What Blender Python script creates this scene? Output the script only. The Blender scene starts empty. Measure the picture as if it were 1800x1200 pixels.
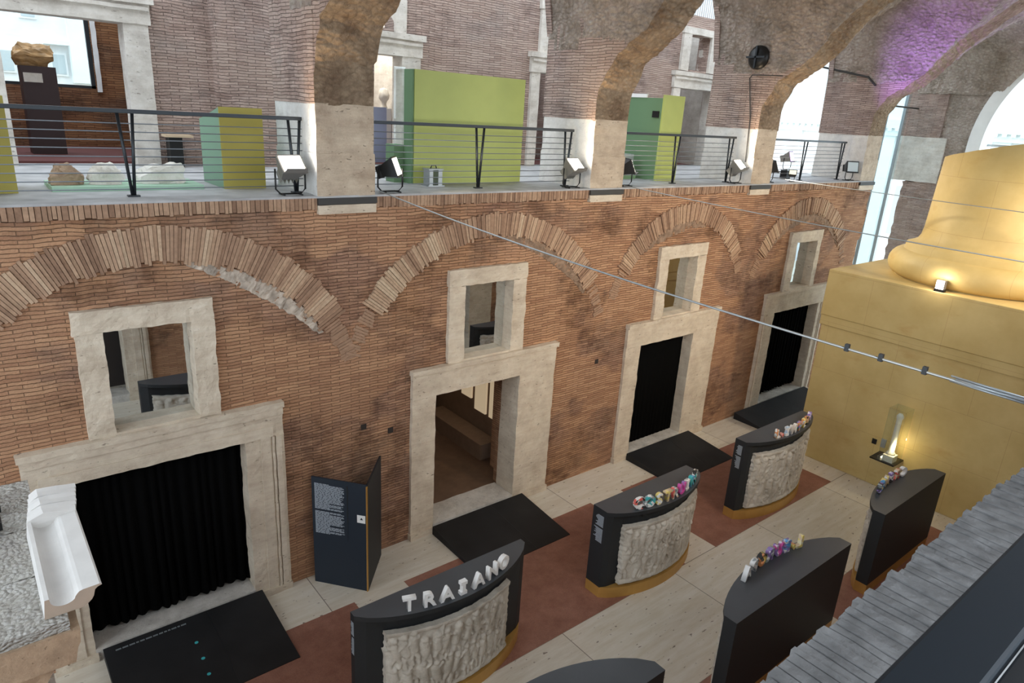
import bpy, bmesh, math, random
from mathutils import Vector, Matrix, noise
random.seed(7)
S = bpy.context.scene
C = S.collection
PI = math.pi

# ---------------------------------------------------------------- camera
cam_d = bpy.data.cameras.new('camera'); cam = bpy.data.objects.new('camera', cam_d); C.objects.link(cam)
R_ = Vector((0.77954182, -0.62367486, 0.05782924)); U_ = Vector((0.15543349, 0.28206216, 0.94672138)); F_ = Vector((0.60675777, 0.7290203, -0.31681921))
cam.matrix_world = Matrix(((R_.x, U_.x, -F_.x, 0), (R_.y, U_.y, -F_.y, 0), (R_.z, U_.z, -F_.z, 7.7), (0, 0, 0, 1)))
cam_d.sensor_width = 36; cam_d.lens = 24.04; cam_d.clip_start = 0.05; cam_d.clip_end = 300
S.camera = cam

# ---------------------------------------------------------------- world, exposure, daylight
w = bpy.data.worlds.new('sky'); S.world = w; w.use_nodes = True
bg = w.node_tree.nodes['Background']; bg.inputs[0].default_value = (0.80, 0.90, 1.0, 1); bg.inputs[1].default_value = 3.3
S.view_settings.view_transform = 'Standard'; S.view_settings.look = 'None'
S.view_settings.exposure = 0.0; S.view_settings.gamma = 1.0; S.view_settings.use_curve_mapping = False

def light(name, kind, loc, target, energy, color, size=0.2, size_y=None, angle=60, blend=0.6):
    d = bpy.data.lights.new(name, kind); d.energy = energy; d.color = color
    o = bpy.data.objects.new(name, d); C.objects.link(o); o.location = loc
    o.rotation_euler = (Vector(target) - Vector(loc)).to_track_quat('-Z', 'Y').to_euler()
    if kind == 'AREA':
        d.size = size
        if size_y: d.shape = 'RECTANGLE'; d.size_y = size_y
    else:
        d.shadow_soft_size = size
        if kind == 'SPOT': d.spot_size = math.radians(angle); d.spot_blend = blend
    return o
COOL = (0.86, 0.93, 1.0); WARM = (1.0, 0.74, 0.45)
# added unseen area lamps fill in daylight: near gallery, skylight, hall end, far window
light('near_gallery_fill', 'AREA', (12.5, -3.2, 10.5), (12.5, 9.5, 4.5), 290, (0.93, 0.95, 1.0), 18, 3.0)
light('skylight_fill', 'AREA', (9.5, 12.6, 11.6), (9.5, 12.6, 6.4), 160, COOL, 23, 2.2)
light('hall_end_fill', 'AREA', (-5.5, 5.0, 6.0), (8, 5, 2), 35, COOL, 8, 8)
light('daylight_far_window', 'AREA', (29.0, 5.05, 8.5), (20, 6, 6), 420, COOL, 7, 6)

# ---------------------------------------------------------------- materials
def mat(name):
    m = bpy.data.materials.new(name); m.use_nodes = True
    nt = m.node_tree; return m, nt, nt.nodes['Principled BSDF'], nt.nodes, nt.links
def plain(name, col, rough=0.6, metal=0.0, spec=0.5, var=0.0, scale=6, bump=0.0):
    m, nt, b, N, L = mat(name)
    b.inputs['Base Color'].default_value = (*col, 1); b.inputs['Roughness'].default_value = rough
    b.inputs['Metallic'].default_value = metal; b.inputs['Specular IOR Level'].default_value = spec
    if var or bump:
        g = N.new('ShaderNodeNewGeometry'); n = N.new('ShaderNodeTexNoise'); n.inputs['Scale'].default_value = scale; n.inputs['Detail'].default_value = 6
        L.new(g.outputs['Position'], n.inputs['Vector'])
        if var:
            r = N.new('ShaderNodeValToRGB'); r.color_ramp.elements[0].position = .3; r.color_ramp.elements[1].position = .7
            r.color_ramp.elements[0].color = (*[c * (1 - var) for c in col], 1); r.color_ramp.elements[1].color = (*[min(1, c * (1 + var)) for c in col], 1)
            L.new(n.outputs['Fac'], r.inputs['Fac']); L.new(r.outputs['Color'], b.inputs['Base Color'])
        if bump:
            bp = N.new('ShaderNodeBump'); bp.inputs['Strength'].default_value = bump; bp.inputs['Distance'].default_value = .02
            L.new(n.outputs['Fac'], bp.inputs['Height']); L.new(bp.outputs['Normal'], b.inputs['Normal'])
    return m
def emit(name, col, st):
    m, nt, b, N, L = mat(name)
    b.inputs['Base Color'].default_value = (*col, 1); b.inputs['Emission Color'].default_value = (*col, 1); b.inputs['Emission Strength'].default_value = st
    return m
def mixc(N, L, fac, a, b, mode='MIX'):
    x = N.new('ShaderNodeMix'); x.data_type = 'RGBA'; x.blend_type = mode
    for i, v in ((0, fac), (6, a), (7, b)):
        if isinstance(v, (int, float)): x.inputs[i].default_value = v
        elif isinstance(v, tuple): x.inputs[i].default_value = (*v, 1)
        else: L.new(v, x.inputs[i])
    return x.outputs[2]
def ramp(N, L, src, pts):
    r = N.new('ShaderNodeValToRGB'); e = r.color_ramp.elements
    while len(e) < len(pts): e.new(.5)
    for k, (p, c) in enumerate(pts):
        e[k].position = p; e[k].color = (c, c, c, 1) if isinstance(c, (int, float)) else (*c, 1)
    L.new(src, r.inputs['Fac']); return r.outputs['Color']
def noise_n(N, L, vec, scale, detail=5, rough=.6, dist=0.0):
    n = N.new('ShaderNodeTexNoise'); n.inputs['Scale'].default_value = scale; n.inputs['Detail'].default_value = detail
    n.inputs['Roughness'].default_value = rough; n.inputs['Distortion'].default_value = dist
    L.new(vec, n.inputs['Vector']); return n.outputs['Fac']
def mapping(N, L, vec, sc):
    m = N.new('ShaderNodeMapping'); m.inputs['Scale'].default_value = sc; L.new(vec, m.inputs['Vector']); return m.outputs['Vector']

def brick_mat(name, c1, c2, mortar, rowh=.05, bw=.34, big=(0.55, 0.33, 0.2), dark=(0.5, 0.5, 0.5), bump=1.0, mortar_wash=(.34, .235, .165), patch=(.80, .72, .60)):
    m, nt, b, N, L = mat(name)
    g = N.new('ShaderNodeNewGeometry'); s = N.new('ShaderNodeSeparateXYZ'); L.new(g.outputs['Position'], s.inputs[0])
    add = N.new('ShaderNodeMath'); add.operation = 'ADD'; L.new(s.outputs[0], add.inputs[0]); L.new(s.outputs[1], add.inputs[1])
    # slight waviness of the courses
    n1 = noise_n(N, L, g.outputs['Position'], 1.6, 2)
    wv = N.new('ShaderNodeMath'); wv.operation = 'MULTIPLY_ADD'; L.new(n1, wv.inputs[0]); wv.inputs[1].default_value = .09; L.new(s.outputs[2], wv.inputs[2])
    n1b = noise_n(N, L, g.outputs['Position'], 22, 2)
    wv2 = N.new('ShaderNodeMath'); wv2.operation = 'MULTIPLY_ADD'; L.new(n1b, wv2.inputs[0]); wv2.inputs[1].default_value = .016; L.new(wv.outputs[0], wv2.inputs[2])
    co = N.new('ShaderNodeCombineXYZ'); L.new(add.outputs[0], co.inputs[0]); L.new(wv2.outputs[0], co.inputs[1])
    br = N.new('ShaderNodeTexBrick'); L.new(co.outputs[0], br.inputs['Vector']); br.inputs['Scale'].default_value = 1
    br.inputs['Brick Width'].default_value = bw; br.inputs['Row Height'].default_value = rowh; br.inputs['Mortar Size'].default_value = .006
    br.inputs['Mortar Smooth'].default_value = .9; br.inputs['Bias'].default_value = 0.0; br.offset = .43
    br.inputs['Color1'].default_value = (*c1, 1); br.inputs['Color2'].default_value = (*c2, 1); br.inputs['Mortar'].default_value = (*mortar, 1)
    nb = noise_n(N, L, g.outputs['Position'], .55, 4, .65)
    f1 = ramp(N, L, nb, [(.38, 0.0), (.62, .75)])
    col = mixc(N, L, f1, br.outputs['Color'], mixc(N, L, 1.0, br.outputs['Color'], big, 'OVERLAY'))
    nd = noise_n(N, L, g.outputs['Position'], 1.7, 6, .7)
    f2 = ramp(N, L, nd, [(.48, 0.0), (.62, .8)])
    col = mixc(N, L, f2, col, mixc(N, L, 1.0, col, dark, 'MULTIPLY'))
    nf = noise_n(N, L, mapping(N, L, g.outputs['Position'], (2.6, 2.6, 24)), 1.0, 7, .75)
    col = mixc(N, L, .8, col, ramp(N, L, nf, [(.25, .26), (.75, .74)]), 'OVERLAY')
    ns = noise_n(N, L, g.outputs['Position'], .9, 8, .75)
    col = mixc(N, L, ramp(N, L, ns, [(.5, 0.0), (.75, .55)]), col, mortar_wash)
    # bays of restored masonry in a yellower brick
    nr = noise_n(N, L, mapping(N, L, g.outputs['Position'], (.45, .45, .8)), 1.0, 3, .5)
    col = mixc(N, L, ramp(N, L, nr, [(.49, 0.0), (.53, .8)]), col, mixc(N, L, 1.0, br.outputs['Color'], patch, 'SOFT_LIGHT'))
    L.new(col, b.inputs['Base Color']); b.inputs['Roughness'].default_value = .92; b.inputs['Specular IOR Level'].default_value = .15
    h = N.new('ShaderNodeMath'); h.operation = 'MULTIPLY_ADD'; L.new(br.outputs['Fac'], h.inputs[0]); h.inputs[1].default_value = -1.0; L.new(noise_n(N, L, g.outputs['Position'], 28, 5, .7), h.inputs[2])
    bp = N.new('ShaderNodeBump'); bp.inputs['Strength'].default_value = bump; bp.inputs['Distance'].default_value = .02
    L.new(h.outputs[0], bp.inputs['Height']); L.new(bp.outputs['Normal'], b.inputs['Normal'])
    return m
M = {}
M['brick'] = brick_mat('brick_red', (.425, .25, .165), (.29, .16, .108), (.225, .145, .102), big=(.60, .56, .44), dark=(.52, .50, .50))
M['brick_pale'] = brick_mat('brick_pale', (.46, .36, .315), (.35, .26, .225), (.24, .19, .17), big=(.58, .545, .52), dark=(.7, .68, .68), bump=1.2, mortar_wash=(.42, .37, .33), patch=(.6, .57, .54))

def voussoir_mat():
    m, nt, b, N, L = mat('voussoir_brick')
    a = N.new('ShaderNodeAttribute'); a.attribute_name = 'tint'
    g = N.new('ShaderNodeNewGeometry')
    col = ramp(N, L, a.outputs['Fac'], [(0, (.22, .13, .085)), (.35, (.37, .235, .155)), (.7, (.46, .31, .205)), (1, (.56, .42, .29))])
    nf = noise_n(N, L, g.outputs['Position'], 14, 5, .7)
    col = mixc(N, L, .6, col, ramp(N, L, nf, [(.25, .3), (.75, .72)]), 'OVERLAY')
    L.new(col, b.inputs['Base Color']); b.inputs['Roughness'].default_value = .92; b.inputs['Specular IOR Level'].default_value = .15
    bp = N.new('ShaderNodeBump'); bp.inputs['Strength'].default_value = .5; bp.inputs['Distance'].default_value = .01
    L.new(nf, bp.inputs['Height']); L.new(bp.outputs['Normal'], b.inputs['Normal'])
    return m
M['voussoir'] = voussoir_mat()

def stone_mat(name, base, lo, pit=.5, streak=True, bump=.5):
    m, nt, b, N, L = mat(name)
    g = N.new('ShaderNodeNewGeometry'); P = g.outputs['Position']
    n = noise_n(N, L, P, 2.2, 7, .7)
    col = ramp(N, L, n, [(.3, lo), (.62, base)])
    st = noise_n(N, L, mapping(N, L, P, (2.2, 2.2, 13) if streak else (9, 9, 9)), 1.0, 7, .75)
    col = mixc(N, L, .4, col, ramp(N, L, st, [(.28, .3), (.6, .6)]), 'OVERLAY')
    pt = noise_n(N, L, mapping(N, L, P, (9, 9, 26) if streak else (24, 24, 24)), 1.0, 3, .6)
    pf = ramp(N, L, pt, [(.66, 0.0), (.71, 1.0)])
    pm = N.new('ShaderNodeMath'); pm.operation = 'MULTIPLY'; L.new(pf, pm.inputs[0]); pm.inputs[1].default_value = pit
    col = mixc(N, L, pm.outputs[0], col, (.16, .12, .09))
    L.new(col, b.inputs['Base Color']); b.inputs['Roughness'].default_value = .8; b.inputs['Specular IOR Level'].default_value = .25
    h = N.new('ShaderNodeMath'); h.operation = 'MULTIPLY_ADD'; L.new(pf, h.inputs[0]); h.inputs[1].default_value = -.8; L.new(noise_n(N, L, P, 18, 6, .7), h.inputs[2])
    bp = N.new('ShaderNodeBump'); bp.inputs['Strength'].default_value = bump; bp.inputs['Distance'].default_value = .02
    L.new(h.outputs[0], bp.inputs['Height']); L.new(bp.outputs['Normal'], b.inputs['Normal'])
    return m
M['travertine'] = stone_mat('travertine', (.68, .585, .46), (.50, .41, .31), .7)
M['travertine_brown'] = stone_mat('travertine_brown', (.57, .47, .355), (.38, .29, .21), .7, True, .8)
M['travertine_pale'] = stone_mat('travertine_pale', (.68, .64, .58), (.46, .42, .37), .5)
M['travertine_rough'] = stone_mat('travertine_rough', (.66, .62, .56), (.42, .39, .35), .45, False, 1.0)
M['skylit_stone'] = stone_mat('skylit_pier_side', (.76, .74, .70), (.58, .56, .53), .4, False)
M['marble'] = stone_mat('marble_white', (.80, .77, .70), (.62, .58, .50), .12, False, .5)
M['relief'] = stone_mat('plaster_relief', (.60, .55, .47), (.36, .315, .255), .15, False, .4)
M['capital'] = stone_mat('capital_brown', (.50, .36, .24), (.30, .2, .13), .3, False, .7)

def rubble_mat(name, c1, c2, c3, bump=1.0, sc=8):
    m, nt, b, N, L = mat(name)
    g = N.new('ShaderNodeNewGeometry'); P = g.outputs['Position']
    v = N.new('ShaderNodeTexVoronoi'); v.inputs['Scale'].default_value = sc; v.inputs['Randomness'].default_value = 1
    warp = N.new('ShaderNodeTexNoise'); warp.inputs['Scale'].default_value = 3; L.new(P, warp.inputs['Vector'])
    mx = N.new('ShaderNodeVectorMath'); mx.operation = 'MULTIPLY_ADD'; L.new(warp.outputs['Color'], mx.inputs[0]); mx.inputs[1].default_value = (.14, .14, .14); L.new(P, mx.inputs[2])
    L.new(mapping(N, L, mx.outputs[0], (1, 1, 1.7)), v.inputs['Vector'])
    n = noise_n(N, L, P, 1.3, 8, .7)
    col = ramp(N, L, n, [(.33, c2), (.5, c1), (.68, c3)])
    col = mixc(N, L, .5, col, ramp(N, L, v.outputs['Distance'], [(.0, .62), (.55, .3)]), 'OVERLAY')
    col = mixc(N, L, .6, col, ramp(N, L, noise_n(N, L, P, 16, 6, .75), [(.3, .3), (.7, .7)]), 'OVERLAY')
    L.new(col, b.inputs['Base Color']); b.inputs['Roughness'].default_value = .95; b.inputs['Specular IOR Level'].default_value = .1
    h = N.new('ShaderNodeMath'); h.operation = 'MULTIPLY_ADD'; L.new(v.outputs['Distance'], h.inputs[0]); h.inputs[1].default_value = -1.2; L.new(noise_n(N, L, P, 10, 7, .75), h.inputs[2])
    bp = N.new('ShaderNodeBump'); bp.inputs['Strength'].default_value = bump; bp.inputs['Distance'].default_value = .06
    L.new(h.outputs[0], bp.inputs['Height']); L.new(bp.outputs['Normal'], b.inputs['Normal'])
    return m
M['rubble'] = rubble_mat('roman_concrete', (.54, .46, .39), (.38, .30, .24), (.64, .58, .52), 1.3)
M['hammered'] = rubble_mat('hammered_stone', (.60, .575, .53), (.52, .49, .45), (.70, .68, .64), .9, 26)
M['tuff'] = rubble_mat('brown_tuff', (.48, .35, .235), (.30, .20, .13), (.60, .47, .33), 1.4)

def floor_mat():
    m, nt, b, N, L = mat('travertine_floor')
    g = N.new('ShaderNodeNewGeometry'); P = g.outputs['Position']
    br = N.new('ShaderNodeTexBrick'); mpf = N.new('ShaderNodeMapping'); mpf.inputs['Location'].default_value = (.35, -.35, 0); L.new(P, mpf.inputs['Vector']); L.new(mpf.outputs['Vector'], br.inputs['Vector']); br.inputs['Scale'].default_value = 1
    br.inputs['Brick Width'].default_value = 2.71; br.inputs['Row Height'].default_value = 1.9; br.inputs['Mortar Size'].default_value = .008
    br.inputs['Color1'].default_value = (.70, .64, .53, 1); br.inputs['Color2'].default_value = (.62, .56, .46, 1); br.inputs['Mortar'].default_value = (.25, .21, .17, 1)
    st = noise_n(N, L, mapping(N, L, P, (1.2, 9, 1)), 1.0, 7, .7)
    col = mixc(N, L, .5, br.outputs['Color'], ramp(N, L, st, [(.3, .3), (.65, .65)]), 'OVERLAY')
    pt = noise_n(N, L, mapping(N, L, P, (7, 16, 1)), 1.0, 3, .5)
    pf = ramp(N, L, pt, [(.665, 0.0), (.70, .8)])
    col = mixc(N, L, pf, col, (.15, .1, .07))
    L.new(col, b.inputs['Base Color']); b.inputs['Roughness'].default_value = .42; b.inputs['Specular IOR Level'].default_value = .4
    L.new(ramp(N, L, noise_n(N, L, P, 1.2, 4), [(.3, .28), (.7, .55)]), b.inputs['Roughness'])
    return m
M['floor'] = floor_mat()
def cocc_mat():
    m, nt, b, N, L = mat('red_cocciopesto')
    g = N.new('ShaderNodeNewGeometry'); P = g.outputs['Position']
    col = ramp(N, L, noise_n(N, L, P, 3, 8, .75), [(.3, (.21, .09, .06)), (.7, (.36, .175, .125))])
    sp = noise_n(N, L, P, 60, 3, .6)
    col = mixc(N, L, .5, col, ramp(N, L, sp, [(.3, .35), (.7, .65)]), 'OVERLAY')
    L.new(col, b.inputs['Base Color']); b.inputs['Roughness'].default_value = .5; b.inputs['Specular IOR Level'].default_value = .35
    return m
M['red_floor'] = cocc_mat()
def gold_mat():
    m, nt, b, N, L = mat('gold_paint')
    g = N.new('ShaderNodeNewGeometry'); P = g.outputs['Position']
    col = ramp(N, L, noise_n(N, L, P, 1.1, 6, .6), [(.32, (.53, .385, .145)), (.66, (.64, .49, .21))])
    br = N.new('ShaderNodeTexBrick'); s = N.new('ShaderNodeSeparateXYZ'); L.new(P, s.inputs[0]); co = N.new('ShaderNodeCombineXYZ'); L.new(s.outputs[1], co.inputs[0]); L.new(s.outputs[2], co.inputs[1])
    L.new(co.outputs[0], br.inputs['Vector']); br.inputs['Scale'].default_value = 1; br.inputs['Brick Width'].default_value = 1.6; br.inputs['Row Height'].default_value = 1.16; br.inputs['Mortar Size'].default_value = .004
    br.inputs['Color1'].default_value = (.5, .5, .5, 1); br.inputs['Color2'].default_value = (.47, .47, .47, 1); br.inputs['Mortar'].default_value = (.3, .3, .3, 1)
    col = mixc(N, L, .7, col, br.outputs['Color'], 'OVERLAY')
    st = ramp(N, L, noise_n(N, L, mapping(N, L, P, (.5, .5, 1.1)), 2.4, 4, .6), [(.60, 0.0), (.78, .55)])
    col = mixc(N, L, st, col, (.48, .27, .08))
    L.new(col, b.inputs['Base Color']); b.inputs['Roughness'].default_value = .55; b.inputs['Specular IOR Level'].default_value = .35
    return m
M['gold'] = gold_mat()
M['gold_plinth'] = plain('gold_plinth', (.52, .29, .075), .45, .35, var=.1, scale=3)
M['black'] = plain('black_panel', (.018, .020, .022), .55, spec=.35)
M['blue_black_sheen'] = plain('blue_black_sheen_top', (.055, .062, .07), .36, spec=.5, var=.12, scale=2)  # bluish black tops, lightened with sky sheen put into the colour
M['navy'] = plain('navy_panel', (.018, .026, .038), .55, spec=.3)
M['ramp'] = plain('black_rubber', (.014, .014, .015), .6, spec=.3, var=.3, scale=2)
M['curtain'] = plain('black_curtain', (.0028, .0028, .0028), .95, spec=.05)
M['white'] = plain('white_plastic', (.82, .82, .80), .5)
M['text'] = plain('pale_text', (.42, .47, .52), .7)
M['teal'] = plain('teal_dot', (.05, .42, .45), .6)
M['steel'] = plain('dark_steel', (.035, .04, .045), .38, .6)
M['steel_light'] = plain('galvanised_steel', (.42, .46, .48), .4, .7)
M['cable'] = plain('steel_cable', (.20, .22, .24), .45, .6)
M['mustard'] = plain('mustard_paint', (.37, .31, .055), .55, var=.06, scale=2)
M['green_dark'] = plain('sage_green', (.13, .235, .12), .6)
M['green_mint'] = plain('mint_green', (.36, .55, .40), .6)
M['lime'] = plain('lime_green', (.41, .47, .13), .5, var=.06, scale=2)
M['lavender'] = plain('lavender_board', (.34, .40, .60), .6)
M['dark_red'] = plain('dark_red_carpet', (.14, .045, .04), .8)
M['maroon'] = plain('maroon_plinth', (.045, .024, .024), .6)
M['paving'] = plain('grey_paving', (.40, .40, .40), .6, var=.22, scale=3, bump=.3)
M['ledge'] = plain('weathered_ledge', (.175, .172, .17), .85, var=.3, scale=14, bump=.9)
M['plaster'] = plain('white_plaster', (.80, .82, .82), .8, var=.06, scale=2)
M['cast_white'] = plain('white_cast', (.66, .64, .61), .7, var=.06, scale=5)
M['cast_core'] = plain('tan_cast_core', (.46, .36, .28), .85, var=.08)
M['teal_stucco'] = plain('pale_teal_stucco', (.80, .86, .86), .8, var=.04, scale=1)
M['far_glass'] = plain('far_window_glass', (.5, .58, .6), .2)
M['iron'] = plain('black_iron_beam', (.05, .048, .045), .6, .3)
M['wood'] = plain('light_wood', (.55, .42, .28), .6)
M['housing'] = plain('grey_lamp_housing', (.26, .25, .235), .45, .4)
M['black_metal'] = plain('black_metal', (.02, .02, .02), .4, .5)
M['brown_floor'] = plain('brown_room_floor', (.15, .09, .058), .6, var=.2, scale=4)
M['concrete'] = plain('brown_bench', (.25, .17, .12), .8, var=.1)
M['patina'] = plain('ochre_marble', (.42, .25, .10), .5, var=.35, scale=9)
M['lamp'] = emit('lamp_glass_lit', (1, .93, .8), 22)
M['lamp_white'] = emit('lamp_white_lit', (1, .97, .95), 30)
M['lamp_purple'] = emit('lamp_purple_lit', (.55, .35, 1), 7)
M['picture'] = emit('backlit_picture', (.7, .55, .36), .5)
M['lamp_tiny'] = emit('showcase_light', (1, .82, .5), 9)

def glass_mirror():
    m = bpy.data.materials.new('dark_window_glass'); m.use_nodes = True; nt = m.node_tree; N = nt.nodes; L = nt.links
    N.clear(); o = N.new('ShaderNodeOutputMaterial'); mx = N.new('ShaderNodeMixShader'); gl = N.new('ShaderNodeBsdfGlossy'); tr = N.new('ShaderNodeBsdfTransparent')
    gl.inputs['Roughness'].default_value = .01; gl.inputs['Color'].default_value = (.84, .88, .9, 1); tr.inputs['Color'].default_value = (.35, .4, .42, 1)
    mx.inputs[0].default_value = .86; L.new(tr.outputs[0], mx.inputs[1]); L.new(gl.outputs[0], mx.inputs[2]); L.new(mx.outputs[0], o.inputs[0]); return m
M['mirror_glass'] = glass_mirror()
def clear_glass(name, col, f):
    m = bpy.data.materials.new(name); m.use_nodes = True; nt = m.node_tree; N = nt.nodes; L = nt.links
    N.clear(); o = N.new('ShaderNodeOutputMaterial'); mx = N.new('ShaderNodeMixShader'); gl = N.new('ShaderNodeBsdfGlossy'); tr = N.new('ShaderNodeBsdfTransparent')
    gl.inputs['Roughness'].default_value = .02; tr.inputs['Color'].default_value = (*col, 1)
    mx.inputs[0].default_value = f; L.new(tr.outputs[0], mx.inputs[1]); L.new(gl.outputs[0], mx.inputs[2]); L.new(mx.outputs[0], o.inputs[0]); return m
M['clear'] = clear_glass('clear_glass', (.93, .97, .97), .08)
M['bluish'] = clear_glass('bluish_glass', (.86, .94, .96), .10)
def collage(name, cols, scale=18):
    m, nt, b, N, L = mat(name)
    g = N.new('ShaderNodeNewGeometry'); v = N.new('ShaderNodeTexVoronoi'); v.inputs['Scale'].default_value = scale; L.new(g.outputs['Position'], v.inputs['Vector'])
    s = N.new('ShaderNodeSeparateColor'); L.new(v.outputs['Color'], s.inputs[0])
    r = N.new('ShaderNodeValToRGB'); r.color_ramp.interpolation = 'CONSTANT'; e = r.color_ramp.elements
    while len(e) < len(cols): e.new(.5)
    for k, c in enumerate(cols): e[k].position = k / len(cols); e[k].color = (*c, 1)
    L.new(s.outputs[0], r.inputs['Fac']); L.new(r.outputs['Color'], b.inputs['Base Color']); b.inputs['Roughness'].default_value = .4
    return m

# ---------------------------------------------------------------- mesh helpers
def tag(o, label=None, cat=None, group=None, kind=None):
    if label: o['label'] = label
    if cat: o['category'] = cat
    if group: o['group'] = group
    if kind: o['kind'] = kind
    return o
def empty(name, loc, label=None, cat=None, group=None, kind=None, rz=0):
    o = bpy.data.objects.new(name, None); C.objects.link(o); o.location = loc; o.rotation_euler = (0, 0, rz); o.empty_display_size = .1
    o.matrix_basis = Matrix.Translation(loc) @ Matrix.Rotation(rz, 4, 'Z')
    return tag(o, label, cat, group, kind)
class MB:
    def __init__(s): s.bm = bmesh.new(); s.tint = None
    def box(s, x0, x1, y0, y1, z0, z1, mi=0, rot=None):
        v = [s.bm.verts.new(p) for p in ((x0, y0, z0), (x1, y0, z0), (x1, y1, z0), (x0, y1, z0), (x0, y0, z1), (x1, y0, z1), (x1, y1, z1), (x0, y1, z1))]
        for f in ((0, 3, 2, 1), (4, 5, 6, 7), (0, 1, 5, 4), (1, 2, 6, 5), (2, 3, 7, 6), (3, 0, 4, 7)):
            s.bm.faces.new([v[i] for i in f]).material_index = mi
        if rot: bmesh.ops.transform(s.bm, matrix=rot, verts=v)
        return v
    def prism(s, pts, z0, z1, mi=0, top=None):   # pts: xy outline
        a = [s.bm.verts.new((p[0], p[1], z0)) for p in pts]; b = [s.bm.verts.new((p[0], p[1], z1)) for p in pts]
        n = len(pts); s.bm.faces.new(a[::-1]).material_index = mi; s.bm.faces.new(b).material_index = mi if top is None else top
        for i in range(n): s.bm.faces.new((a[i], a[(i + 1) % n], b[(i + 1) % n], b[i])).material_index = mi
        return a + b
    def poly_extrude(s, pts3, vec, mi=0):
        a = [s.bm.verts.new(p) for p in pts3]; b = [s.bm.verts.new(Vector(p) + Vector(vec)) for p in pts3]
        n = len(a); s.bm.faces.new(a[::-1]).material_index = mi; s.bm.faces.new(b).material_index = mi
        for i in range(n): s.bm.faces.new((a[i], a[(i + 1) % n], b[(i + 1) % n], b[i])).material_index = mi
        return a + b
    def tube(s, pts, r, n=8, mi=0, cap=True):
        pts = [Vector(p) for p in pts]; rings = []; rr = r if isinstance(r, (list, tuple)) else [r] * len(pts)
        up = Vector((0, 0, 1)); 
        for i, p in enumerate(pts):
            t = (pts[min(i + 1, len(pts) - 1)] - pts[max(i - 1, 0)]).normalized()
            a = t.cross(up if abs(t.z) < .95 else Vector((1, 0, 0))).normalized(); b_ = t.cross(a)
            rings.append([s.bm.verts.new(p + rr[i] * (a * math.cos(2 * PI * k / n) + b_ * math.sin(2 * PI * k / n))) for k in range(n)])
        for i in range(len(rings) - 1):
            for k in range(n):
                f = s.bm.faces.new((rings[i][k], rings[i][(k + 1) % n], rings[i + 1][(k + 1) % n], rings[i + 1][k])); f.material_index = mi; f.smooth = True
        if cap: s.bm.faces.new(rings[0]); s.bm.faces.new(rings[-1])
        for f in s.bm.faces[-2:] if False else []: pass
    def lathe(s, prof, cx, cy, n=32, mi=0):
        rings = []
        for r, z in prof:
            rings.append([s.bm.verts.new((cx + r * math.cos(2 * PI * k / n), cy + r * math.sin(2 * PI * k / n), z)) for k in range(n)])
        for i in range(len(rings) - 1):
            for k in range(n):
                f = s.bm.faces.new((rings[i][k], rings[i][(k + 1) % n], rings[i + 1][(k + 1) % n], rings[i + 1][k])); f.material_index = mi; f.smooth = True
        s.bm.faces.new(rings[0]); s.bm.faces.new(rings[-1])
        return rings
    def rough(s, cuts=6, amp=.012, freq=3.0, seed=0, maxlen=None):
        if maxlen:
            for _ in range(5):
                es = [e for e in s.bm.edges if e.calc_length() > maxlen]
                if not es: break
                bmesh.ops.subdivide_edges(s.bm, edges=es, cuts=1, use_grid_fill=True)
        else: bmesh.ops.subdivide_edges(s.bm, edges=s.bm.edges[:], cuts=cuts, use_grid_fill=True)
        for v in s.bm.verts:
            p = v.co * freq + Vector((seed * 7.3, seed * 3.1, 0))
            v.co += amp * (noise.noise_vector(p) + .5 * noise.noise_vector(p * 3.1))
        return s
    def build(s, name, mats, parent=None, smooth=False, bevel=0, **kw):
        bmesh.ops.recalc_face_normals(s.bm, faces=s.bm.faces[:])
        me = bpy.data.meshes.new(name); s.bm.to_mesh(me); s.bm.free()
        for m in (mats if isinstance(mats, list) else [mats]): me.materials.append(m)
        if smooth:
            for p in me.polygons: p.use_smooth = True
        o = bpy.data.objects.new(name, me); C.objects.link(o)
        if parent:
            o.parent = parent; o.matrix_parent_inverse = parent.matrix_basis.inverted()
        if bevel:
            b = o.modifiers.new('bevel', 'BEVEL'); b.width = bevel; b.segments = 2; b.limit_method = 'ANGLE'
        return tag(o, **kw)
def bx(*a): m = MB(); m.box(*a); return m
def copy_tree(o, dx, parent=None):
    c = o.copy(); C.objects.link(c)
    if parent: c.parent = parent
    for ch in list(o.children): copy_tree(ch, 0, c)
    return c
ST = dict(kind='structure')

# ---------------------------------------------------------------- floor
XR = [(-5.83, -1.33), (-.4, 4.1), (5.02, 9.52), (10.45, 14.95)]
YR = [(1.65, 4.15), (6.05, 8.53)]
xs = sorted({-8, 44} | {v for a in XR for v in a}); ys = sorted({-2, 32} | {v for a in YR for v in a})
m = MB()
vv = {(x, y): m.bm.verts.new((x, y, 0)) for x in xs for y in ys}
for i in range(len(xs) - 1):
    for j in range(len(ys) - 1):
        f = m.bm.faces.new((vv[xs[i], ys[j]], vv[xs[i + 1], ys[j]], vv[xs[i + 1], ys[j + 1]], vv[xs[i], ys[j + 1]]))
        if (xs[i], xs[i + 1]) in XR and (ys[j], ys[j + 1]) in YR: f.material_index = 1
m.build('floor', [M['floor'], M['red_floor']], **ST)

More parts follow.
